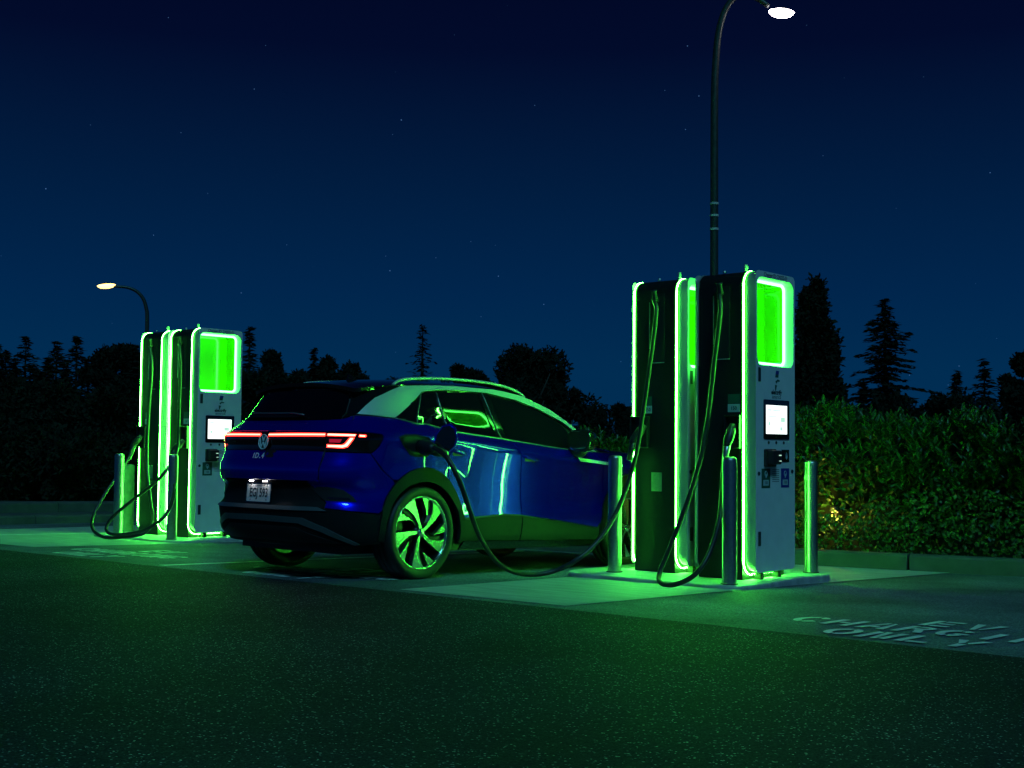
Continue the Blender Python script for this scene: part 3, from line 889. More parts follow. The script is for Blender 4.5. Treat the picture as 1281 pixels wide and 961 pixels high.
both('front_bumper', usc(arc_out(HUB1, 26, -8, 6)) + [(UMAX - .6, .27), (UMAX, .27), (UMAX, .74), (UMAX - .75, .80)] + usc([(4.285, .84), (4.225, .66)]), 'cladding', sp=.05)
both('headlamp', [(UMAX - .95, .72), (UMAX - .35, .66), (UMAX - .35, .74), (UMAX - .9, .83)], 'black_gloss', fn=SL(.006), sp=.04)
both('wing_trim', usc([(2.93, .992), (3.30, .968), (3.56, .955), (3.56, .975), (3.28, .994), (2.90, 1.02)]), 'badge_silver', fn=SL(.005), sp=.03, gap=0, skirt=.008)
# --- silver roof arch
ARCH = [(.778, 1.289), (.95, 1.283), (1.185, 1.273), (1.393, 1.395), (1.590, 1.503), (1.646, 1.514), (1.862, 1.535), (2.25, 1.549), (2.595, 1.551), (2.958, 1.511), (3.244, 1.441), (3.528, 1.340), (3.69, 1.245), (3.86, 1.092),
        (3.95, 1.080), (3.83, 1.195), (3.665, 1.318), (3.40, 1.455), (3.066, 1.558), (2.85, 1.583), (2.706, 1.592), (2.2, 1.588), (1.90, 1.578), (1.652, 1.568), (1.453, 1.558), (1.263, 1.546), (1.202, 1.540), (1.083, 1.497), (.924, 1.429), (.85, 1.362)]
both('roof_arch', ARCH, 'silver', fn=SL(.003), sp=.03)
# --- side glass
Q1 = [(1.193, 1.273), (1.463, 1.238), (1.506, 1.350), (1.562, 1.487), (1.393, 1.392)]
Q2 = [(1.485, 1.240), (1.603, 1.243), (1.915, 1.200), (1.877, 1.330), (1.840, 1.515), (1.650, 1.509), (1.585, 1.494), (1.529, 1.350)]
Q3 = [(1.945, 1.198), (2.25, 1.180), (2.555, 1.160), (2.50, 1.330), (2.475, 1.545), (2.25, 1.542), (1.872, 1.529), (1.905, 1.330)]
Q4 = [(2.700, 1.150), (3.0, 1.130), (3.344, 1.104), (3.62, 1.095), (3.60, 1.232), (3.50, 1.328), (3.22, 1.433), (2.94, 1.503), (2.625, 1.542), (2.655, 1.33)]
for q, nm in ((Q1, 'quarter_window'), (Q2, 'quarter_window'), (Q3, 'rear_door_window'), (Q4, 'front_door_window')):
    both(nm, q, 'glass', fn=SL(-.004), sp=.06, skirt=.006)
both('window_pillar', [(2.562, 1.158), (2.693, 1.150), (2.648, 1.33), (2.618, 1.544), (2.482, 1.546), (2.507, 1.33)], 'black_gloss', fn=SL(-.001), sp=.05, gap=.001)
both('mirror_sail', [(3.635, 1.093), (3.845, 1.088), (3.68, 1.238), (3.61, 1.240)], 'black_plastic', sp=.05, gap=.001)
def strip(name, pts, w, m, lift=.006, mir=True):
    """thin ribbon of width w along surface points (u,h)"""
    for s_ in ((1, -1) if mir else (1,)):
        P = [SF(u * s_, h, lift) for u, h in dens(pts, .05)[:-1] if True]
        P = [p for p in P]
        v, f = tube(P, w / 2, 6)
        py_obj(name, v, f, m, CAR, smooth=True)
def openpath(pts, sp=.05):
    o = []
    for a, b in zip(pts, pts[1:]):
        n = max(1, int(math.hypot(b[0] - a[0], b[1] - a[1]) / sp))
        for k in range(n): o.append((a[0] + (b[0] - a[0]) * k / n, a[1] + (b[1] - a[1]) * k / n))
    return o + [pts[-1]]
def ribbon(name, pts, w, m, lift=.003):
    for s_ in (1, -1):
        v, f = tube([SF(u * s_, h, lift) for u, h in openpath(pts)], w / 2, 6)
        py_obj(name, v, f, m, CAR, smooth=True)
ribbon('belt_trim', [(1.193, 1.270), (1.463, 1.235), (1.603, 1.239), (1.93, 1.194), (2.25, 1.176), (2.572, 1.156), (3.0, 1.124), (3.344, 1.098), (3.66, 1.088)], .012, 'grey_trim')
ribbon('window_trim', [(1.393, 1.398), (1.587, 1.500), (1.646, 1.512), (1.862, 1.533), (2.25, 1.547), (2.595, 1.549), (2.958, 1.509), (3.244, 1.440), (3.528, 1.338), (3.69, 1.242), (3.85, 1.092)], .010, 'black_gloss')
ribbon('pillar_trim', [(1.474, 1.240), (1.517, 1.35), (1.574, 1.490)], .010, 'grey_trim', .001)
ribbon('pillar_trim', [(1.932, 1.198), (1.889, 1.33), (1.854, 1.516)], .012, 'grey_trim', .001)
ribbon('pillar_trim', [(2.60, 1.156), (2.56, 1.33), (2.535, 1.547)], .010, 'grey_trim', .002)
ribbon('pillar_trim', [(3.63, 1.095), (3.585, 1.255)], .010, 'grey_trim', .001)
# roof rails
for s_ in (1, -1):
    P = [Vector((.615 * s_ if 0 else (W(s, HE(s)) - .030) * s_, s, HE(s) + dz)) for s, dz in ((.84, .004), (.90, .032), (1.02, .047), (1.3, .055), (1.6, .058), (1.9, .052), (2.15, .046), (2.32, .034), (2.42, .018), (2.47, .0))]
    v, f = tube(catmull(P, 5), .0125, 12)
    py_obj('roof_rail', v, f, 'silver', CAR, smooth=True)
P = TF(.16, .80)
v, f = loft([[(P.x - .022 + .044 * (k in (1, 2)), P.y + a, P.z - .012 + b) for k, (a, b) in enumerate(((0, 0), (0, 0), (.13, 0), (.13, 0)))], [(P.x - .003 + .006 * (k in (1, 2)), P.y + a, P.z + b) for k, (a, b) in enumerate(((.01, .055), (.01, .055), (.045, .05), (.045, .05)))]], True, True, True)
py_obj('roof_antenna', v, f, 'black_gloss', CAR)
# door handles
def handle(u0, h0, u1, h1):
    for s_ in (1, -1):
        rings = []
        for k in range(11):
            t = k / 10; u = (u0 + (u1 - u0) * t); h = h0 + (h1 - h0) * t
            w = .019 * min(1, math.sin(PI * min(1, max(0, t)) + .001) * 2.2 + .12)
            c = SF(u * s_, h, .010); o_ = (SF(u * s_, h, .030) - c)
            up = Vector((0, 0, 1)) * w
            rings.append([c - up, c - up * .7 + o_, c + up * .7 + o_ * .8, c + up])
        v, f = loft(rings, True, True, True)
        py_obj('door_handle', v, f, 'black_gloss' if 0 else 'car_blue', CAR, smooth=True)
        patch('handle_cup', [(u0 + .02, (h0 + h1) / 2 - .030), (u1 - .03, h1 - .020), (u1 - .02, h1 + .008), (u0 + .02, h0 + .012)], SL(.0015), 'black_plastic', CAR, sp=.03, gap=0, skirt=.002, mirror=s_ < 0)
handle(2.80, 1.012, 2.985, .987)
handle(1.89, 1.035, 2.055, 1.012)
# mirrors
for s_ in (1, -1):
    mr = bpy.data.objects.new('door_mirror', None); COL.objects.link(mr); mr.parent = CAR
    mr.location = (.990 * s_, 2.86, 1.150); mr.scale = (1.12, 1.15, 1.2)
    rings = []
    for y, ax_, az, zc in ((-.055, .105, .070, .02), (-.045, .118, .082, .02), (.0, .120, .084, .02), (.05, .105, .072, .018), (.09, .07, .045, .012), (.105, .02, .012, .01)):
        rings.append([(ax_ * math.copysign(abs(math.cos(w)) ** .62, math.cos(w)), y + .10 * 0, zc + az * math.copysign(abs(math.sin(w)) ** .62, math.sin(w))) for w in [2 * PI * k / 24 for k in range(24)]])
    v, f = loft(rings, True, True, True)
    py_obj('mirror_housing', v, f, 'black_gloss', mr, smooth=True)
    py_obj('mirror_glass', [(a * .92, -.0565, b * .92 + .0016) for a, _, b in rings[0]], [tuple(range(24))[::-1]], 'chrome', mr)
    v, f = tube([(-.16 * s_, .04, -.055), (-.10 * s_, .03, -.060), (-.02 * s_, .02, -.065), (.03 * s_, .015, -.04)], [.050, .044, .038, .028], 10)
    py_obj('mirror_foot', v, f, 'black_plastic', mr, smooth=True)
    boxo('turn_signal', (-.05 if s_ < 0 else -.05), .06, .055, .096, .052, .060, 'badge_silver', mr)
# charge port
PORT = [(1.275, 1.120), (1.330, 1.050), (1.405, .985), (1.47, .972), (1.60, .975), (1.635, 1.0), (1.64, 1.08), (1.615, 1.125), (1.454, 1.148), (1.33, 1.140)]
patch('charge_port_rim', PORT, SL(.004), 'cladding', CAR, sp=.03, gap=0, skirt=.004)
patch('charge_port', shrink(PORT, .020), SL(.0065), 'black_plastic', CAR, sp=.03, gap=0, skirt=.002)
c0 = SF(1.50, 1.060, .01)
v, f = lathe([(.0, .02), (.040, .02), (.046, .0)], 20, 'x')
py_obj('charge_socket', v, f, 'black_gloss', CAR, smooth=True, loc=(c0.x, c0.y, c0.z))
# open flap hinged at the port's front edge
fl = []
for k, (a, b) in enumerate([(.00, .02), (.02, .095), (.07, .155), (.135, .175), (.175, .14), (.195, .06), (.175, -.02), (.12, -.075), (.06, -.085), (.015, -.05)]):
    fl.append((a, b))
hp = SF(1.655, 1.075, .012)
dv = Vector((.80, .60, 0)).normalized()
pts0 = [hp + dv * a + Vector((0, 0, b)) for a, b in dens(fl, .03)]
cc = sum(pts0, Vector()) / len(pts0)
nrm = dv.cross(Vector((0, 0, 1))).normalized()
rings = [[cc + (p - cc) * .92 + nrm * -.012 for p in pts0], [p + nrm * -.010 for p in pts0], [p + nrm * .004 for p in pts0], [cc + (p - cc) * .75 + nrm * .012 for p in pts0]]
v, f = loft(rings, True, True, True)
bm = bmesh.new(); vs = [bm.verts.new(p) for p in v]
for q in f: bm.faces.new([vs[i] for i in q])
bmesh.ops.recalc_face_normals(bm, faces=bm.faces[:])
bm_obj('charge_flap', bm, 'car_blue', CAR, smooth=True)
sgn = 1 if nrm.y < 0 else -1
ln = [cc + (p - cc) * .86 + nrm * (.0135 if sgn > 0 else -.0135) for p in pts0]
v, f = loft([[p - nrm * .006 * sgn for p in ln], ln], True, True, True)
py_obj('flap_lining', v, f, 'black_gloss', CAR)
# --- wheels
def wheel(x, s_, steer=0):
    w = bpy.data.objects.new('wheel', None); COL.objects.link(w); w.parent = CAR
    w.location = (x, 0, HUBH); w.rotation_euler = (0, 0, 0 if s_ > 0 else PI)
    return w
def tyre_mesh():
    R = HUBH
    prof = [(.288, -.205), (.30, -.225), (.33, -.238), (.352, -.232), (.366, -.214), (R, -.19), (R + .001, -.15), (R - .007, -.148), (R - .007, -.14), (R + .002, -.138), (R + .002, -.098), (R - .007, -.096), (R - .007, -.088),
            (R + .001, -.086), (R, -.045), (.366, -.020), (.354, -.004), (.335, .002), (.312, -.002), (.296, -.008), (.288, -.016), (.284, -.03), (.28, -.10), (.284, -.20), (.288, -.205)]
    v, f = lathe(prof, 72, 'x')
    # axis 'x': (z, r cos, r sin)
    me = bpy.data.meshes.new('tyre'); me.from_pydata(v, [], f)
    me.polygons.foreach_set('use_smooth', [True] * len(me.polygons)); me.materials.append(MATS['tyre']); return me
def pol(r, a): return (r * math.cos(rad(a)), r * math.sin(rad(a)))
def spoke_mesh(poly, d0, d1, name, edge=None):
    """poly [(r, angle)], front face depth by radius d0 (hub) to d1 (rim)"""
    pts = [pol(r, a) for r, a in poly]
    def dep(r): return d0 + (d1 - d0) * min(1, max(0, (r - .04) / .24))
    n = len(pts)
    v = [(dep(poly[i][0]), *pts[i]) for i in range(n)] + [(dep(poly[i][0]) - .045, *pts[i]) for i in range(n)]
    f = [tuple(range(n))] + [(i, n + i, n + (i + 1) % n, (i + 1) % n) for i in range(n)]
    bm = bmesh.new(); vs = [bm.verts.new(p) for p in v]
    for q in f: bm.faces.new([vs[i] for i in q])
    bmesh.ops.recalc_face_normals(bm, faces=bm.faces[:])
    me = bpy.data.meshes.new(name); bm.to_mesh(me); bm.free(); return me
BIG = [(.030, -20), (.075, -9), (.15, -2), (.22, 1), (.274, 3), (.276, 10), (.276, 17), (.276, 24), (.274, 29), (.24, 24), (.18, 17), (.12, 12), (.07, 11), (.034, 18)]
SMALL = [(.150, 31), (.21, 37), (.274, 40), (.274, 45), (.274, 51), (.274, 55), (.235, 50), (.19, 42)]
tm = tyre_mesh()
bm_big = spoke_mesh(BIG, -.020, -.022, 'spoke'); bm_small = spoke_mesh(SMALL, -.022, -.022, 'spoke')
for me in (bm_big, bm_small): me.materials.append(MATS['rim_face'])
v, f = lathe([(.287, -.20), (.276, -.19), (.262, -.12), (.262, -.05), (.272, -.034), (.279, -.024)], 64, 'x')
barrel = bpy.data.meshes.new('rim_barrel'); barrel.from_pydata(v, [], f); barrel.materials.append(MATS['rim_dark'])
v, f = lathe([(.272, -.026), (.276, -.018), (.286, -.010), (.290, -.012), (.288, -.022)], 72, 'x')
lip = bpy.data.meshes.new('rim_lip'); lip.from_pydata(v, [], f); lip.materials.append(MATS['rim_face'])
v, f = lathe([(.262, -.120), (.20, -.115), (.0, -.112)], 40, 'x')
disc = bpy.data.meshes.new('brake_disc'); disc.from_pydata(v, [], f); disc.materials.append(MATS['rim_dark'])
v, f = lathe([(.036, -.03), (.036, -.014), (.030, -.010), (.0, -.008)], 24, 'x')
cap = bpy.data.meshes.new('hub_cap'); cap.from_pydata(v, [], f); cap.materials.append(MATS['chrome'])
v, f = lathe([(.060, -.070), (.052, -.030), (.030, -.028)], 24, 'x')
hubm = bpy.data.meshes.new('hub'); hubm.from_pydata(v, [], f); hubm.materials.append(MATS['rim_dark'])
for me in (barrel, lip, cap, hubm): me.polygons.foreach_set('use_smooth', [True] * len(me.polygons))
darkspoke = spoke_mesh([(.03, -26), (.08, -10), (.16, -2), (.27, 8), (.27, 34), (.16, 26), (.08, 26), (.03, 40)], -.038, -.045, 'spoke_back')
darkspoke.materials.append(MATS['rim_dark'])
for x, s_ in ((1, HUB0), (1, HUB1), (-1, HUB0), (-1, HUB1)):
    w = wheel(.908 * x, x); w.location.y = s_
    link('tyre', tm, None, w)
    rm = bpy.data.objects.new('rim', None); COL.objects.link(rm); rm.parent = w
    rm.rotation_euler = (rad(33 if s_ == HUB0 else 12), 0, 0)
    # third level is the last: everything of the rim hangs on the wheel's rim
    for me in (barrel, lip, disc, cap, hubm): link(me.name, me, None, rm)
    for k in range(5):
        for me in (bm_big, bm_small, darkspoke):
            o = link(me.name, me, None, rm); o.rotation_euler = (k * 2 * PI / 5, 0, 0)
# wheel housings and floor so that nothing shines through underneath
bm = bmesh.new()
box(bm, -.62, .62, .35, 4.2, .20, .30)
bm_obj('underbody', bm, 'black_plastic', CAR)
for x in (1, -1):
    for s_ in (HUB0, HUB1):
        v, f = lathe([(.0, .0), (.43, .0), (.43, .26)], 28, 'x')
        f = [q_ for q_ in f if sum(v[i][2] for i in q_) / len(q_) > -.02]
        q = py_obj('wheel_housing', v, f, 'black_plastic', CAR, loc=(.62 * x, s_, HUBH + .02))
        if x < 0: q.rotation_euler = (0, 0, PI)
# plug in the port
CAR_M = Matrix.Translation(CAR.location) @ Matrix.Rotation(TH, 4, 'X')
pw = CAR_M @ SF(1.52, 1.055, .012)
t = thing('charging_plug', 'black plug pushed into the charge port of the blue car', 'charging plug', pw, group='charging plugs on cables')
d = Vector((.80, -.25, -.05)).normalized()
v, f = tube([Vector((0, 0, 0)), d * .03, d * .07, d * .12, d * .17, d * .20], [.052, .060, .062, .055, .042, .026], 16)
py_obj('plug_body', v, f, 'black_plastic', t, smooth=True)
q = d * .12
v, f = tube([q, q + Vector((.02, .07, -.03)), q + Vector((.03, .15, -.05))], [.046, .040, .032], 12)
py_obj('handle', v, f, 'black_plastic', t, smooth=True)
v, f = lathe([(.030, -.012), (.034, 0), (.030, .012)], 14)
g_ = py_obj('collar', v, f, 'steel', t, smooth=True, loc=q + Vector((.03, .15, -.05))); g_.rotation_euler = (PI / 2, 0, 0)
PLUG_END = pw + q + Vector((.03, .15, -.05))

# ------------------------------------------------------------------ chargers
CW, CD, CH = .665, .41, 2.49                    # body width, depth, height
def ringpts(y0, y1, z0, z1, r, x, n=7): return [(x, a, b) for a, b in rrect(y0, y1, z0, z1, r, n)]
def band(name, loop, x0, x1, h, m, parent, cut=None):
    """flat rod following a closed (y,z) loop, standing h proud of it"""
    n = len(loop); outp = shrink(list(loop), -h)
    rings = []
    for i in range(n):
        a, b = loop[i], outp[i]
        rings.append([(x0, a[0], a[1]), (x0, b[0], b[1]), (x1, b[0], b[1]), (x1, a[0], a[1])])
    vs, fs = [], []
    for r in rings: vs += r
    for i in range(n):
        j = (i + 1) % n
        if cut and cut(*[(loop[i][k] + loop[j][k]) / 2 for k in (0, 1)]): continue
        for k in range(4):
            l = (k + 1) % 4
            fs.append((i * 4 + k, j * 4 + k, j * 4 + l, i * 4 + l))
    bm = bmesh.new()
    v = [bm.verts.new(p) for p in vs]
    for f in fs: bm.faces.new([v[i] for i in f])
    bmesh.ops.delete(bm, geom=[q for q in bm.verts if not q.link_faces], context='VERTS')
    be = [e for e in bm.edges if len(e.link_faces) == 1]
    if be: bmesh.ops.holes_fill(bm, edges=be)
    bmesh.ops.recalc_face_normals(bm, faces=bm.faces[:])
    return bm_obj(name, bm, m, parent)
def flat(name, y0, y1, z0, z1, x, m, parent, t=.003, r=None):
    if r:
        a = rrect(y0, y1, z0, z1, r, 4)
        v, f = loft([[(x, p, q) for p, q in a], [(x + t, p, q) for p, q in a]], True, False, True)
        return py_obj(name, v, f, m, parent)
    return boxo(name, x, x + t, y0, y1, z0, z1, m, parent)
def charger(label, loc, rear_lit=True, holster_rear=False, cid='2X025-01', group='electric vehicle chargers'):
    C_ = thing('charger', label, 'charger', loc, group=group)
    base = rrect(0, CW, .0, CH, (.012, .11), 8)
    # cabinet body with openings on both faces
    hole = rrect(.04, .625, 1.735, 2.43, .06, 5)
    rings = [[(-CD, a, b) for a, b in base], [(0, a, b) for a, b in base]]
    v, f = loft(rings)
    body = bmesh.new()
    vs = [body.verts.new(p) for p in v]
    for q in f: body.faces.new([vs[i] for i in q])
    for x in (0, -CD):
        V, F = tri2d(base, .12, hole)
        w = [body.verts.new((x, a, b)) for a, b in V]
        for q in F:
            q = q if x == 0 else q[::-1]
            body.faces.new([w[i] for i in q])
    bmesh.ops.remove_doubles(body, verts=body.verts[:], dist=.0005)
    bm_obj('cabinet', body, 'cabinet', C_)
    # faint panel seams and the recessed cable channel on the near side
    rc = -.268 if not holster_rear else -.262
    boxo('cable_channel', rc, rc + .15, -.004, .0, 1.78, 2.37, 'cabinet_recess', C_)
    bm = bmesh.new()
    box(bm, rc - .006, rc, -.009, -.001, 1.9, 2.30, .002, 1)
    box(bm, rc + .03, rc + .15, -.009, -.001, 1.772, 1.779, .002, 1)
    bm_obj('channel_edge', bm, 'shell', C_)
    v, f = lathe([(.0, -.052), (.026, -.05), (.03, -.03), (.022, .0), (.022, .03), (.03, .05), (.0, .052)], 16)
    g = py_obj('cable_gland', v, f, 'black_plastic', C_, smooth=True, loc=(-.185, -.045, 2.345)); g.rotation_euler = (.25, 0, 0)
    loops = rrect(-.003, CW - .01, .046, CH - .006, .115, 9)
    # front and rear shells
    for side in (1, -1):
        x0, x1 = (.030, .112) if side == 1 else (-CD - .022, -CD - .052)
        o0 = rrect(.002, CW - .002, .068, CH - .004, .112, 8)
        o1 = rrect(.012, CW - .012, .064, CH - .001, .095, 8)
        o2 = rrect(.016, CW - .016, .062, CH, .045, 8)
        xm = x0 + (x1 - x0) * .7
        wo = rrect(.034, .631, 1.725, 2.440, .075, 8)
        wi = rrect(.044, .621, 1.738, 2.428, .060, 8)
        v, f = loft([[(x0, a, b) for a, b in o0], [(xm, a, b) for a, b in o1], [(x1, a, b) for a, b in o2]])
        bm = bmesh.new()
        vs = [bm.verts.new(p) for p in v]
        for q in f: bm.faces.new([vs[i] for i in q]).smooth = True
        bmesh.ops.recalc_face_normals(bm, faces=bm.faces[:])
        sh = bm_obj('front_shell' if side == 1 else 'rear_shell', bm, 'shell', C_)
        V, F = tri2d(o2, .12, wo)
        if side == -1: F = [q[::-1] for q in F]
        pl = py_obj('front_plate' if side == 1 else 'rear_plate', [(x1, a, b) for a, b in V], F, 'white_plate' if side == 1 else 'cabinet', C_)
        xr = .030 if side == 1 else -CD - .022
        rings = [[(x1, a, b) for a, b in wo], [(x1 - .006 * side, a, b) for a, b in shrink(wo, .003)], [(xr, a, b) for a, b in wi]]
        v, f = loft(rings)
        py_obj('window_recess', v, f if side == -1 else f, 'window_wall', pl, smooth=False)
        dp = .185
        v, f = loft([[(xr, a, b) for a, b in wi], [(xr - dp * side, a, b) for a, b in wi]])
        py_obj('window_lining', v, f, 'back_panel', pl)
        xb = xr - dp * side
        py_obj('window_back', [(xb, a, b) for a, b in wi], [tuple(range(len(wi)))] if side == 1 else [tuple(range(len(wi) - 1, -1, -1))], 'back_panel', pl)
        # ring light in the window
        ri = shrink(list(wi), .002)
        ro = shrink(list(wi), .020)
        v, f = loft([[(xr - .006, a, b) for a, b in ri], [(xr - .006, a, b) for a, b in ro], [(xr + .008, a, b) for a, b in ro], [(xr + .008, a, b) for a, b in ri], [(xr - .006, a, b) for a, b in ri]])
        py_obj('window_light', v, f, 'led_ring', pl)
        # light band round the edge of the body
        lit = side == 1 or rear_lit
        cut = None
        if side == -1 and holster_rear: cut = lambda y, z: y < .1 and 1.05 < z < 1.33
        lp = loops if not cut else [p for p in dens(loops, .05)]
        a, b_ = (.012, .021) if side == 1 else (-CD - .016, -CD - .007)
        band('light_band', lp, a, b_, .010, 'led_core' if lit else 'shell', C_, cut)
        if lit:
            band('light_band_bloom', lp, a - .010 if side == 1 else b_, a if side == 1 else b_ + .009, .008, 'led_bloom', C_, cut)
            if side == 1: band('light_band_bloom', lp, b_, b_ + .009, .008, 'led_bloom', C_, cut)
    # front face furniture (x = .112)
    X = .112
    fr = flat('screen_bezel', .135, .547, 1.128, 1.450, X, 'black_gloss', C_, .006, .012)
    sc = flat('screen', .168, .505, 1.172, 1.405, X + .006, 'screen', fr, .0015)
    bm = bmesh.new()
    for (a, b, c, d) in ((.19, .25, 1.36, 1.372), (.27, .40, 1.36, 1.368), (.19, .34, 1.31, 1.317), (.40, .47, 1.27, 1.31), (.20, .23, 1.24, 1.27), (.39, .43, 1.20, 1.23)):
        box(bm, X + .0078, X + .0085, a, b, c, d)
    bm_obj('screen_graphics', bm, 'screen_mark', fr)
    bm = bmesh.new()
    box(bm, X, X + .085, .150, .285, .925, 1.040, .012, 2)
    box(bm, X, X + .03, .135, .300, .905, 1.050, .010, 2)
    rd = bm_obj('card_reader', bm, 'black_plastic', C_)
    bm = bmesh.new(); box(bm, X + .086, X + .089, .235, .268, .995, 1.003); box(bm, X + .086, X + .089, .24, .27, .95, .956)
    bm_obj('reader_light', bm, 'screen_mark', rd)
    nf = flat('contactless_pad', .425, .547, .943, 1.045, X, 'black_gloss', C_, .004)
    for k, rr_ in enumerate((.012, .022, .032)):
        P = [(X + .0055, .480 + rr_ * math.cos(rad(w)), .992 + rr_ * math.sin(rad(w))) for w in range(-60, 61, 15)]
        tubeo('contactless_mark', P, .0022, 'decal_pale', nf, 6)
    for k, y in enumerate((.217, .339, .462)):
        v, f = lathe([(.0, .004), (.012, .004), (.013, .0)], 14, 'x')
        py_obj('indicator_hole', v, f, 'black_plastic', C_, loc=(X, y, 1.102))
    for nm, y0, y1, mm, ik in (('connector_label', .105, .240, 'decal_green', 'decal_pale'), ('connector_label', .417, .550, 'decal_blue', 'decal_pale')):
        d = flat(nm, y0, y1, .735, .892, X, mm, C_, .002)
        flat('price_box', y0 + .025, y1 - .025, .755, .800, X + .002, ik, d, .0012)
        text_on('price_text', '150', .032, 'ink', d, (X + .0042, (y0 + y1) / 2, .777), (0, 1, 0), (0, 0, 1), .0006)
        cyl = [(X + .0028, (y0 + y1) / 2 + .018 * math.cos(w * PI / 8), .848 + .022 * math.sin(w * PI / 8)) for w in range(16)]
        tubeo('plug_symbol', cyl, .003, ik, d, 5, True)
        boxo('plug_symbol', X + .002, X + .004, (y0 + y1) / 2 - .006, (y0 + y1) / 2 + .006, .815, .848, ik, d)
    for y, z in ((.062, .852), (.60, .866)):
        v, f = lathe([(.0, .008), (.014, .008), (.017, .0)], 16, 'x')
        py_obj('door_lock', v, f, 'ink', C_, loc=(X, y, z))
    boxo('latch', X, X + .006, .050, .090, 1.590, 1.705, 'ink', C_, .003, 1)
    boxo('latch', X, X + .006, .050, .092, .275, .390, 'ink', C_, .003, 1)
    bm = bmesh.new()
    for k in range(7): box(bm, X, X + .001, .275, .385, .880 - k * .016, .884 - k * .016)
    bm_obj('small_print', bm, 'ink', C_)
    bm = bmesh.new()
    for k, (a, b) in enumerate(((.345, .375), (.31, .40), (.31, .40))): box(bm, X, X + .001, a, b, 1.03 - k * .016, 1.036 - k * .016)
    bm_obj('small_print', bm, 'ink', C_)
    # emblem : a plug turning into a leaf, and the name below
    lg = py_obj('emblem', [(X + .0015, a, b) for a, b in ((.335, 1.685), (.385, 1.685), (.373, 1.635), (.323, 1.635),
        (.325, 1.600), (.36, 1.620), (.40, 1.612), (.39, 1.600), (.362, 1.604), (.343, 1.585),
        (.318, 1.575), (.352, 1.570), (.340, 1.540), (.322, 1.515))], [(0, 3, 2, 1), (4, 9, 8, 5), (5, 8, 7, 6), (10, 13, 12, 11)], 'decal_green', C_)
    py_obj('emblem', [(X + .0018, a, b) for a, b in ((.335, 1.690), (.385, 1.690), (.378, 1.660), (.328, 1.660))], [(0, 3, 2, 1)], 'decal_blue', C_)
    text_on('name_text', 'electrify', .052, 'ink', C_, (X + .001, .345, 1.512), (0, 1, 0), (0, 0, 1), .0022)
    text_on('name_text', 'america', .046, 'ink', C_, (X + .001, .345, 1.475), (0, 1, 0), (0, 0, 1), 0)
    text_on('charger_number', 'Charger ID: ' + cid, .046, 'ink', C_, (X + .001, .335, 2.463), (0, 1, 0), (0, 0, 1), .0006, .92)
    # near-side furniture
    hx = -.43 if holster_rear else -.150
    lb = boxo('side_label', hx + (.11 if holster_rear else .015), hx + (.19 if holster_rear else .125), -.003, 0, 1.345, 1.41, 'decal_pale', C_)
    text_on('rating_text', '150', .040, 'ink', lb, (hx + (.15 if holster_rear else .07), -.0042, 1.375), (1, 0, 0), (0, 0, 1), .001)
    boxo('side_label', hx + (.11 if holster_rear else .015), hx + (.19 if holster_rear else .125), -.0025, 0, 1.415, 1.49, 'decal_green', C_)
    hx0, hx1 = (hx - .01, hx + .17) if holster_rear else (hx + .005, hx + .148)
    bm = bmesh.new()                             # open socket the plug hangs in
    box(bm, hx0, hx0 + .012, -.05, 0, 1.05, 1.32, .004, 1)
    box(bm, hx1 - .012, hx1, -.05, 0, 1.05, 1.32, .004, 1)
    box(bm, hx0 + .012, hx1 - .012, -.05, 0, 1.308, 1.32, .003, 1)
    box(bm, hx0 + .012, hx1 - .012, -.05, 0, 1.05, 1.062, .003, 1)
    hol = bm_obj('plug_holder', bm, 'cabinet', C_)
    boxo('holder_back', hx0 + .012, hx1 - .012, -.012, 0, 1.062, 1.308, 'cabinet_recess', hol)
    if holster_rear:
        flat_ = boxo('inspection_plate', -.242, -.134, -.004, 0, .682, .842, 'steel', C_, .002, 1)
    v, f = lathe([(.016, 0), (.016, .062), (.010, .066), (.0, .066)], 12)
    py_obj('antenna', v, f, 'shell', C_, smooth=True, loc=(-.03, .10, CH - .004))
    v, f = lathe([(.014, 0), (.014, .018), (.0, .024)], 10)
    py_obj('lifting_bolt', v, f, 'steel', C_, smooth=True, loc=(-.20, .05, CH - .003))
    boxo('foot', .000, .07, CW - .22, CW - .16, .0, .055, 'black_plastic', C_)
    boxo('foot', .000, .07, CW - .50, CW - .45, .0, .055, 'black_plastic', C_)
    return C_
RB = Vector((-5.367, 8.96, .006)); RA = Vector((-6.058, 9.03, .006))
LB = Vector((-12.868, 8.933, -.054)); LA = Vector((-13.49, 8.93, -.054))
charger('right charger of the near pair, its grey-white front panel with lit screen facing right', RB, rear_lit=False)
charger('left charger of the near pair, cable running from its top to the blue car', RA, holster_rear=True)
charger('far charger with its front panel partly hidden by the tail of the blue car', LB)
charger('leftmost charger, behind the far pair front one, edged with a broken light line', LA, holster_rear=True)

def connector(label, P, d, m='black_plastic'):
    """pistol-shaped plug: nose at P pointing along d, grip falling from its tail"""
    d = Vector(d).normalized()
    t = thing('charging_plug', label, 'charging plug', P, group='charging plugs on cables')
    v, f = tube([Vector((0, 0, 0)), d * .03, d * .05, d * .13, d * .17, d * .20], [.026, .030, .040, .042, .034, .026], 14)
    py_obj('plug_body', v, f, 'black_plastic', t, smooth=True)
    q = d * .13
    v, f = tube([q, q + d * .06 + Vector((0, -.01, -.06)), q + d * .08 + Vector((0, -.015, -.13))], [.032, .026, .024], 12)
    py_obj('handle', v, f, m, t, smooth=True)
    return t
def cable(label, P, r=.0195):
    P = catmull(P, 10)
    v, f = tube(P, r, 12)
    return tag(py_obj('charging_cable', v, f, 'rubber', smooth=True), label, 'cable', 'thick black charging cables')
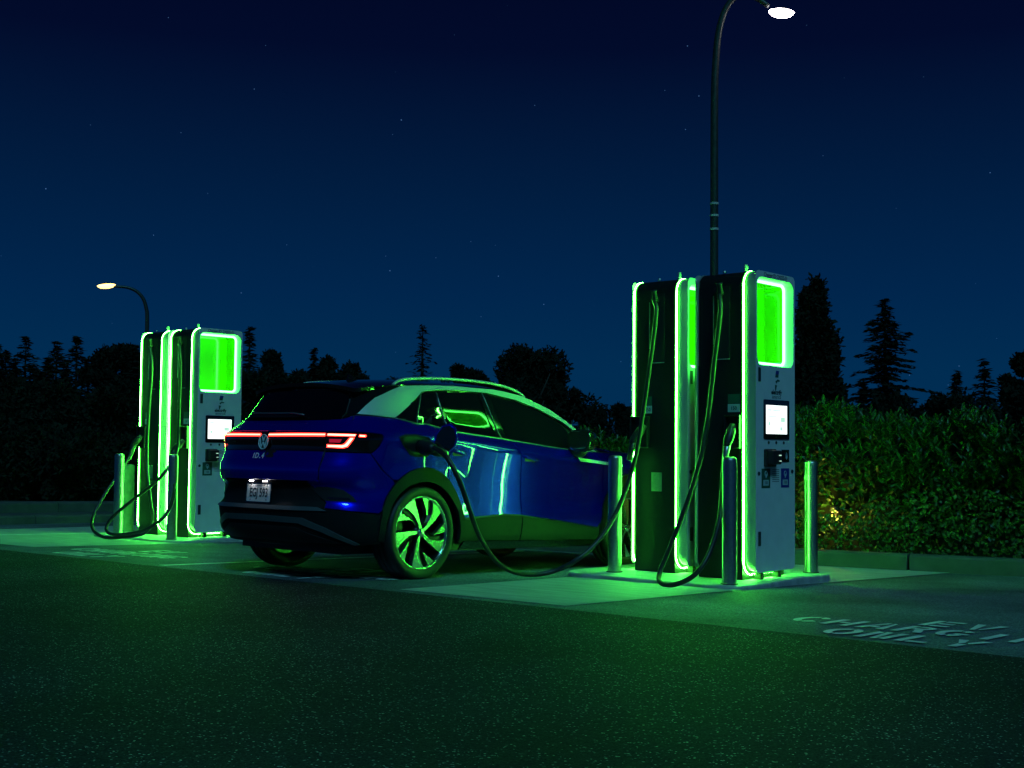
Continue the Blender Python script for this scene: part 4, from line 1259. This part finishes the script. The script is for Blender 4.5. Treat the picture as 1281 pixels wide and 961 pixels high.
# cable from the left near charger to the car
def PY(L): return [at_y(*q) for q in L]
gl = RA + Vector((-.185, -.05, 2.30))
cable('black cable sagging from the near chargers to the charge port of the blue car',
      [gl] + PY([(821, 392, 8.93), (814, 450, 8.90), (804, 520, 8.86), (795, 572, 8.80), (777, 628, 8.68), (752, 672, 8.50)]) +
      [at_y(722, 700, 8.30), at_y(690, 715.5, 8.17), at_y(655, 718.5, 7.95), at_y(625, 706, 7.62), at_y(602, 675, 7.32), at_y(588, 640, 7.15), at_y(576, 605, 7.06), at_y(564, 580, 7.02), at_y(553, 566, 7.02), at_y(543, 560, 7.04)])
gl = RB + Vector((-.185, -.05, 2.30))
cable('black cable looping from the right near charger down to the slab and back up',
      [gl] + PY([(901, 392, 8.86), (894, 450, 8.82), (886, 520, 8.76), (876, 575, 8.68), (860, 628, 8.58), (838, 685, 8.46), (825, 718, 8.38), (828, 730, 8.28), (845, 731, 8.24), (868, 720, 8.26), (886, 695, 8.36), (899, 655, 8.55), (903, 620, 8.68), (905, 585, 8.78), (909, 566, 8.84)]))
connector('black plug held in the right near charger beside its label', at_y(917, 531, 8.90), (-.05, -.35, -.75), 'steel')
connector('black plug in the holder at the left edge of the near chargers', at_y(806, 532, 8.97), (-.25, -.35, -.6))
gl = LA + Vector((-.185, -.05, 2.30))
cable('cable from the leftmost charger, its long loop reaching furthest left over the ground',
      [gl] + PY([(190, 460, 8.85), (186, 520, 8.82), (184, 580, 8.76), (188, 625, 8.66), (191, 652, 8.55), (180, 667, 8.38), (155, 672, 8.25), (130, 672, 8.18), (116, 662, 8.20), (117, 645, 8.30), (130, 620, 8.45), (150, 590, 8.65), (163, 570, 8.78), (168, 560, 8.84)]))
gl = LB + Vector((-.185, -.05, 2.30))
cable('cable from the far charger nearer the car, looping low behind the leftmost steel bollard',
      [gl] + PY([(226, 460, 8.86), (224, 520, 8.83), (222, 560, 8.79), (214, 580, 8.70), (196, 602, 8.55), (168, 624, 8.42), (140, 648, 8.32), (133, 663, 8.26), (145, 669, 8.22), (175, 665, 8.24), (195, 655, 8.30), (210, 640, 8.42), (218, 615, 8.60), (218, 590, 8.75), (220, 572, 8.83)]))
connector('black plug in the holder of the leftmost charger', at_y(177, 545, 8.87), (-.4, -.25, -.55))
connector('black plug in the holder of the far charger nearer the car', at_y(230, 551, 8.87), (-.45, -.35, -.55))

# ------------------------------------------------------------------ street lamps
def street_lamp(label, px, dist, py_head, px_head, r, m, warm, bend):
    x, y = far(px, dist)
    z0 = G(x, y) if abs(x) < 100 else 0
    t = thing('street_lamp', label, 'street lamp', (x, y, z0))
    hx, hy = far(px_head, dist)
    H = z_at(px_head, py_head, dist) - z0
    d = Vector((hx - x, hy - y, 0)); Lh = d.length; d.normalize()
    top = H + (.55 if not warm else .10)
    R = Lh * (.42 if not warm else .8)
    P = [Vector((0, 0, z)) for z in (0, H * .3, H * .6)]
    for a, b in bend:
        P.append(d * (Lh * (a - px) / (px_head - px)) + Vector((0, 0, z_at(a, b, dist) - z0)))
    n = len(P)
    v, f = tube(catmull(P, 4), [r * (1.1 - .5 * k / (4 * (n - 1))) for k in range(4 * (n - 1) + 1)], 12)
    py_obj('pole', v, f, 'pole_metal', t, smooth=True)
    for z in ((z_at(893, 255, dist), z_at(893, 270, dist), z_at(893, 287, dist)) if not warm else ()):
        v, f = lathe([(r * 1.12, -.02), (r * 1.14, 0), (r * 1.12, .02)], 14)
        py_obj('band', v, f, 'band', t, smooth=True, loc=(0, 0, z - z0))
    v, f = lathe([(.22, 0), (.22, .05), (.12, .10)], 14)
    py_obj('pole_foot', v, f, 'pole_metal', t)
    hd = bpy.data.objects.new('lamp_head', None); COL.objects.link(hd); hd.parent = t
    hd.location = d * Lh + Vector((0, 0, H + .05)); hd.rotation_euler = (0, .12, math.atan2(d.y, d.x))
    k = .225 if not warm else .30
    vs, fs = lathe([(0, .13), (.25, .12), (.42, .09), (.5, .075)], 20)
    py_obj('lamp_cover', [(a * k, b * k * .5, c * .7) for a, b, c in vs], fs, 'pole_metal', hd, smooth=True)
    vs, fs = lathe([(0, .085), (.5, .07), (.85, .04), (1.0, 0), (.92, -.07), (.7, -.14), (.35, -.18), (0, -.19)], 20)  # bulges above and below so its shape includes the lamp's glow
    py_obj('lamp_glass_glow', [(a * k * 1.05, b * k * .5, c * .62) for a, b, c in vs], fs, m, hd, smooth=True)
    return t
street_lamp('tall curved-arm street lamp with white light rising behind the near chargers', 893, 24, 18, 978, .075, 'lamp_white', False, ((893, 130), (894.5, 80), (898, 42), (906, 14), (918, -2), (932, -6), (948, -1), (962, 8)))
street_lamp('distant street lamp with warm light above the far chargers', 180.5, 47, 358.5, 128, .075, 'lamp_warm', True, ((180.5, 400), (179, 386), (175, 374), (167, 365), (156, 360), (145, 358.5), (137, 358)))

# ------------------------------------------------------------------ hedge
def leaf_verts(p, d, n, L_, w):
    """pointed, slightly folded leaf; d direction, n normal"""
    s = d.cross(n).normalized() * w
    return [p, p + d * L_ * .35 + s, p + d * L_ * .75 + s * .8, p + d * L_ - n * L_ * .12, p + d * L_ * .75 - s * .8, p + d * L_ * .35 - s, p + d * L_ * .5 - n * w * .35]
LF = [(0, 6, 1), (1, 6, 2), (2, 6, 3), (3, 6, 4), (4, 6, 5), (5, 6, 0)]
def rv(a=1.0): return Vector((random.uniform(-a, a), random.uniform(-a, a), random.uniform(-a, a)))
hv, hf = [], []
bv, bf = [], []
HP = catmull([(-11.2, 12.15, 0), (-9.6, 12.05, 0), (-6.42, 12.35, 0), (-4.29, 12.82, 0), (0, 13.85, 0), (7, 16.2, 0)], 10)
cum = [0]
for a, b in zip(HP, HP[1:]): cum.append(cum[-1] + (b - a).length)
def hpt(t):
    i = min(bisect.bisect_right(cum, t) - 1, len(HP) - 2)
    k = (t - cum[i]) / (cum[i + 1] - cum[i])
    p = HP[i].lerp(HP[i + 1], k); q = (HP[i + 1] - HP[i]).normalized()
    return p, Vector((q.y, -q.x, 0))            # point and outward (towards the car park)
def htop(t): return 1.38 - .26 * (1 - min(1, max(0, (t - 2.2) / 1.6))) + .06 * math.sin(t * 1.7) + .05 * math.sin(t * 4.1 + 1) + .04 * math.sin(t * 9.3)
LT = cum[-1]
def addleaf(V, F, p, d, n, L_, w):
    b = len(V); V.extend([tuple(q) for q in leaf_verts(p, d, n, L_, w)]); F.extend([tuple(b + i for i in f) for f in LF])
# upright shoots, each a stem with paired leaves
for k in range(2600):
    t = random.uniform(0, LT)
    p, o = hpt(t)
    if random.random() < .55:
        h = random.uniform(.45, 1.0) ** .7 * htop(t); dep = random.uniform(-.05, .12) + .06 * math.sin(t * 5 + h * 4)
    else:
        h = htop(t) * random.uniform(.93, 1.02); dep = random.uniform(-.9, .1)
    base = Vector((p.x, p.y, G(p.x, p.y) + .1 + h)) + o * dep
    ax_ = (Vector((0, 0, 1)) + o * random.uniform(.1, .7) * (1 if h < htop(t) * .93 else .3) + rv(.28)).normalized()
    n_l = random.randint(7, 11); Ls = random.uniform(.14, .26)
    side = ax_.cross(rv()).normalized()
    for j in range(n_l):
        side = Matrix.Rotation(2.3, 3, ax_) @ side
        q = base + ax_ * Ls * (j / n_l - .55)
        d = (ax_ * (.75 + .5 * j / n_l) + side * .75).normalized()
        nn = (side.cross(ax_).cross(d)).normalized()
        addleaf(hv, hf, q, d, nn, random.uniform(.085, .13), random.uniform(.014, .021))
for k in range(15000):                            # inner leaves filling the face
    t = random.uniform(0, LT); p, o = hpt(t)
    h = random.uniform(.12, 1.0) * htop(t)
    q = Vector((p.x, p.y, G(p.x, p.y) + .1 + h)) + o * random.uniform(-.32, .06)
    d = (rv() + o * .7 + Vector((0, 0, .25))).normalized(); n_ = (o + rv(.7)).normalized()
    addleaf(hv, hf, q, d, n_, random.uniform(.06, .11), random.uniform(.014, .02))
iv, if_ = [], []
for k in range(15000):                           # small-leaved creeper over the foot of the hedge
    t = random.uniform(0, LT); p, o = hpt(t)
    h = random.uniform(0, .62) ** 1.0 * (1 + .25 * math.sin(t * 2.3))
    q = Vector((p.x, p.y, G(p.x, p.y) + .06 + h)) + o * (random.uniform(-.05, .16) + .22 * (1 - h / .8))
    d = (rv() + o * .6 + Vector((0, 0, -.2))).normalized(); n_ = (o + rv(.8)).normalized()
    addleaf(iv, if_, q, d, n_, random.uniform(.03, .055), random.uniform(.012, .02))
hd = thing('hedge', 'long clipped laurel hedge behind the kerb and chargers', 'hedge', (0, 0, 0))
tag(py_obj('leaves', hv, hf, 'laurel', hd), kind='stuff')
# solid filler core, coloured dark for the shade inside the hedge
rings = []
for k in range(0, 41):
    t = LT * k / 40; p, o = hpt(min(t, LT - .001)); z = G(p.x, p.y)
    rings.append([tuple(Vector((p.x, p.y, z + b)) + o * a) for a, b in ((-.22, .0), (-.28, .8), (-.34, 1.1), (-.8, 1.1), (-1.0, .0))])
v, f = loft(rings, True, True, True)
py_obj('dark_core', v, f, 'needles', hd)
cr_ = tag(py_obj('creeper', iv, if_, 'ivy'), 'low small-leaved creeper covering the foot of the hedge above the kerb', 'ground cover', kind='stuff')
# small garden light among the creeper
p, o = hpt(cum[-1] * .0 + 0)
gp = at_y(1045, 622, 12.48)
gl_ = thing('garden_light', 'small yellow light half hidden in the hedge foliage, right of the near chargers', 'garden light', (gp.x, gp.y + .02, G(gp.x, gp.y) + .1))
v, f = tube([(0, 0, 0), (0, 0, .36), (0, -.01, .42)], .016, 8)
py_obj('stake', v, f, 'black_plastic', gl_, smooth=True)
v, f = lathe([(.05, .0), (.055, .04), (.03, .06), (0, .065)], 14)
py_obj('shade', v, f, 'black_plastic', gl_, smooth=True, loc=(0, -.03, .44))
v, f = lathe([(.0, -.012), (.03, -.008), (.036, .004), (.0, .006)], 14)
py_obj('bulb', v, f, 'lamp_warm', gl_, smooth=True, loc=(0, -.03, .44))
la = bpy.data.lights.new('garden_lamp_glow', 'POINT'); la.energy = 8; la.color = (1, .74, .10); la.shadow_soft_size = .03
lo = bpy.data.objects.new('bulb_glow', la); COL.objects.link(lo); lo.parent = gl_; lo.location = (0, -.17, .43)

# ------------------------------------------------------------------ trees
def quad(V, F, p, a, b):
    i = len(V); V.extend([tuple(p - a), tuple(p + b), tuple(p + a), tuple(p - b)]); F.append((i, i + 1, i + 2, i + 3))
def trunk_obj(t, H, r, lean=0, m='bark', frac=.98):
    v, f = tube([(0, 0, -.5), (lean * .3, 0, H * .4), (lean, 0, H * frac)], [r * 1.25, r * .7, r * .08], 8)
    return py_obj('trunk', v, f, m, t, smooth=True)
def conifer_mesh(H, R, dens_=1.0, ragged=.35, droop=.25, seed=0, bare=.06, pw=.85):
    rn = random.Random(seed); V, F = [], []
    z = H * bare
    while z < H * .985:
        k = 1 - (z / H)
        rr = R * (k ** pw) * rn.uniform(1 - ragged, 1.08)
        nb = rn.randint(4, 7)
        a0 = rn.uniform(0, 6.28)
        for j in range(nb):
            a = a0 + 6.283 * j / nb + rn.uniform(-.35, .35)
            L_ = max(.12, rr * rn.uniform(.55, 1.15)); d = Vector((math.cos(a), math.sin(a), 0))
            s = Vector((-d.y, d.x, 0)); zz = z + rn.uniform(-.1, .1)
            n = max(3, int(L_ / .13 * dens_))
            for i in range(n):
                t = (i + .5) / n
                c = d * (L_ * t) + Vector((0, 0, zz - droop * L_ * t * t + .10 * L_ * t ** 4))
                wd_ = (.10 + .17 * L_ * (1 - t) * .8)
                for q in range(2):
                    cc_ = c + s * rn.uniform(-wd_, wd_) + Vector((0, 0, rn.uniform(-.07, .03)))
                    u = (d * rn.uniform(.5, 1) + s * rn.uniform(-.8, .8) + Vector((0, 0, rn.uniform(-.35, .1)))).normalized()
                    l_ = rn.uniform(.10, .19); w_ = Vector((rn.uniform(-1, 1), rn.uniform(-1, 1), rn.uniform(-.6, .6))).normalized()
                    quad(V, F, cc_, u * l_, w_ * rn.uniform(.03, .065))
        z += H * rn.uniform(.018, .030) / dens_ ** .5 + .03
    me = bpy.data.meshes.new('crown'); me.from_pydata(V, [], F); me.materials.append(MATS['needles']); return me
def broad_mesh(H, R, n, seed, lobes=15, base=.15, m='leaves_dark', tall=1.0, ls=.11, r0=.17, r1=.42, qm=.95):
    rn = random.Random(seed); V, F = [], []
    cs = []
    for k in range(lobes):
        a = rn.uniform(0, 6.28); q = rn.uniform(0, qm)
        z = H * (base + (1 - base) * rn.uniform(.22, .93))
        e = math.sin(PI * min(1, max(.1, (z / H - base) / (1 - base)))) ** .6
        cs.append((Vector((math.cos(a) * R * q * e, math.sin(a) * R * q * e, z)), R * rn.uniform(r0, r1) * (.6 + .4 * e)))
    cs.append((Vector((0, 0, H * .55)), R * .5)); cs.append((Vector((R * .1, 0, H * .86)), R * .28))
    tot = sum(c[1] ** 2 for c in cs)
    for c, r in cs:
        for j in range(int(n * r * r / tot)):
            d = Vector((rn.gauss(0, 1), rn.gauss(0, 1), rn.gauss(0, 1))).normalized()
            p = c + Vector((d.x, d.y, d.z * tall)) * r * (rn.uniform(.25, 1.35) ** .5)
            # twigs: little runs of leaves
            u = Vector((rn.gauss(0, 1), rn.gauss(0, 1), rn.gauss(0, 1) + .3)).normalized()
            w_ = Vector((rn.gauss(0, 1), rn.gauss(0, 1), rn.gauss(0, 1))).normalized()
            for q in range(2):
                quad(V, F, p + u * .12 * q, u * ls * rn.uniform(.5, 1), w_ * ls * rn.uniform(.35, .7))
    me = bpy.data.meshes.new('crown'); me.from_pydata(V, [], F); me.materials.append(MATS[m]); return me
TREES = 'trees standing dark against the night sky'
def tree(kind, px, dist, py_top, width_px, label, seed, **k):
    x, y = far(px, dist); z0 = G(x, y) if dist < 60 else G(x, y)
    H = z_at(px, py_top, dist) - z0
    R = width_px / F_PX * dist / 2 * (2.6 if kind == 'c' else 1.0 if kind == 's' else 1.3)
    t = thing({'c': 'conifer_tree', 'b': 'broadleaf_tree', 'p': 'poplar_tree', 's': 'shrub'}[kind], label, 'tree' if kind != 's' else 'shrub', (x, y, z0), group=TREES)
    if kind == 'c':
        me = conifer_mesh(H, R, seed=seed, **k)
    elif kind == 'p':
        me = broad_mesh(H, R, 17000, seed, lobes=34, base=.08, tall=3.6, ls=.10, r0=.12, r1=.30, qm=.9)
    elif kind == 's': me = broad_mesh(H, R, k.pop('n', 6000), seed, lobes=16, base=.0, ls=.09)
    else: me = broad_mesh(H, R, k.pop('n', 9000), seed, **k)
    o = link('crown', me, None, t)
    trunk_obj(t, H * (.8 if kind != 'c' else 1), max(.05, H * .022))
    if kind == 'b':                               # a few limbs
        rn = random.Random(seed)
        for q in range(5):
            a = rn.uniform(0, 6.28); z = H * rn.uniform(.25, .5)
            v, f = tube([(0, 0, z), (math.cos(a) * R * .35, math.sin(a) * R * .35, z + H * .16), (math.cos(a) * R * .7, math.sin(a) * R * .7, z + H * .34)], [H * .012, H * .008, H * .003], 6)
            py_obj('limb', v, f, 'bark', t, smooth=True)
    return t
tree('c', 4, 46, 436, 62, 'dark conifer at the far left edge of the picture', 1)
tree('c', 29, 48, 417, 66, 'tallest pointed conifer near the left edge, thick lower down', 2, dens_=1.2)
tree('c', 68, 47, 424, 62, 'pointed conifer, second of the left row, with an even narrow tip', 3, dens_=1.2)
tree('c', 93, 49, 416, 56, 'slender pointed conifer right beside the second one of the left row', 4, dens_=1.1)
tree('c', 48, 42, 458, 36, 'small conifer filling the dip between the two left peaks', 5)
for i, (px, d, top, w, lab) in enumerate(((14, 44, 448, 44, 'shorter conifer left of the tallest one at the left edge'), (40, 43, 452, 40, 'shorter conifer just right of the tallest one at the left edge'), (58, 45, 446, 36, 'thin conifer between the two central left peaks'),
        (80, 43, 450, 40, 'short conifer between the second and third left peaks'), (108, 44, 447, 40, 'short conifer right of the slender conifer'), (133, 45, 436, 34, 'thin conifer left of the blunt-topped tree'), (-8, 45, 430, 60, 'conifer cut off by the left edge of the picture'))):
    tree('c', px, d, top, w, lab, 100 + i, dens_=1.3)
tree('b', 149, 44, 421, 58, 'blunt-topped dark tree just left of the far chargers', 6, lobes=14, tall=1.2)
tree('c', 166, 43, 426, 40, 'dark conifer mostly hidden by the leftmost charger', 7)
tree('b', 122, 42, 448, 60, 'bushy dark tree between the slender conifer and the blunt-topped tree', 8)
tree('c', 310, 47, 407, 44, 'spiky conifer rising beside the white panel of the far charger', 9)
for i, (px, d, top, w, lab) in enumerate(((20, 34, 482, 130, 'dark mass of shrub under the leftmost conifers'), (75, 33, 488, 120, 'dark shrub under the slender conifer'), (130, 32, 488, 120, 'dark shrub behind the leftmost bollard'),
        (185, 34, 470, 120, 'dark shrub behind the far chargers'), (245, 36, 462, 110, 'dark shrub hidden behind the far teal panel'), (300, 37, 455, 90, 'dark shrub between the far charger and the car roof'),
        (40, 29, 545, 130, 'low dark bush behind the raised kerb, far left'), (105, 28, 550, 120, 'low dark bush behind the raised kerb, near the bollards'), (-10, 30, 530, 130, 'low dark bush cut by the left edge of the picture'), (165, 28, 560, 120, 'low dark bush behind the far charger pair'))):
    tree('s', px, d, top, w, lab, 20 + i, n=9000)
tree('b', 338, 48, 437, 46, 'round dark tree left of the tail of the car, lower than the spiky conifer', 40)
tree('b', 372, 50, 450, 44, 'low dark tree over the rear window of the car', 41)
tree('c', 391, 50, 431, 30, 'knobbly narrow tree poking up over the rear of the car roof', 42, ragged=.5)
tree('b', 428, 50, 452, 62, 'wide low dark tree over the car roof', 43)
tree('b', 402, 52, 446, 50, 'dark tree behind the knobbly narrow one', 44)
tree('c', 527, 55, 404, 46, 'lone sparse spruce standing above the middle of the car roof', 45, dens_=.8, ragged=.55, pw=.7)
tree('b', 572, 52, 446, 40, 'small clumpy tree right of the lone spruce', 46, lobes=6)
tree('b', 598, 54, 455, 44, 'low tree between the clumpy one and the broad crown', 47)
tree('b', 657, 48, 432, 108, 'broad round-crowned tree right of centre, largest above the car', 48, n=20000, lobes=26, base=.1)
tree('b', 694, 50, 468, 60, 'lower right shoulder of trees beside the broad round crown', 49)
tree('b', 735, 50, 486, 60, 'thin open bush of bare-looking twigs left of the near chargers', 50, n=1500, lobes=12)
tree('b', 782, 56, 508, 50, 'low dark tree just left of the near chargers', 51)
tree('b', 500, 60, 470, 70, 'low dark tree behind the roof rail of the car', 52)
tree('p', 1018, 34, 350, 62, 'tall feathery poplar standing right beside the near chargers', 53)
tree('c', 1108, 44, 372, 74, 'large solitary spruce with drooping boughs right of the poplar', 54, dens_=2.6, ragged=.45, pw=.66)
tree('c', 1080, 46, 478, 40, 'small conifer at the left foot of the large spruce', 55)
tree('c', 1197, 48, 461, 38, 'small pointed conifer, left one of the two at the right', 56, dens_=1.2)
tree('c', 1232, 47, 448, 58, 'tiered conifer, taller of the two small ones at the right', 57, dens_=1.2)
tree('b', 1170, 50, 486, 70, 'low dark tree left of the small pointed conifers', 58)
tree('b', 1262, 44, 463, 40, 'dark tree at the right edge, lower part of the edge clump', 59)
tree('b', 1290, 42, 430, 56, 'dark tree cut by the right edge of the picture', 60, lobes=7)
for i, (px, d, top, w, lab) in enumerate(((340, 44, 462, 120, 'dark thicket behind the tail of the car'), (430, 44, 470, 130, 'dark thicket behind the car roof'), (640, 42, 486, 120, 'dark thicket behind the windows of the car'), (740, 44, 508, 130, 'dark thicket over the bonnet of the car'), (560, 46, 484, 120, 'dark thicket behind the roof rail'),
        (1040, 40, 500, 110, 'dark thicket under the poplar'), (1120, 38, 492, 130, 'dark thicket under the large spruce'), (1200, 38, 488, 130, 'dark thicket under the small pointed conifers'), (1275, 38, 484, 120, 'dark thicket at the right edge above the hedge'), (800, 48, 512, 110, 'dark thicket behind the left near charger'), (900, 50, 505, 140, 'dark thicket hidden behind the near chargers'), (500, 46, 484, 90, 'dark thicket left of the roof rail'))):
    tree('s', px, d, top, w, lab, 70 + i, n=5000)
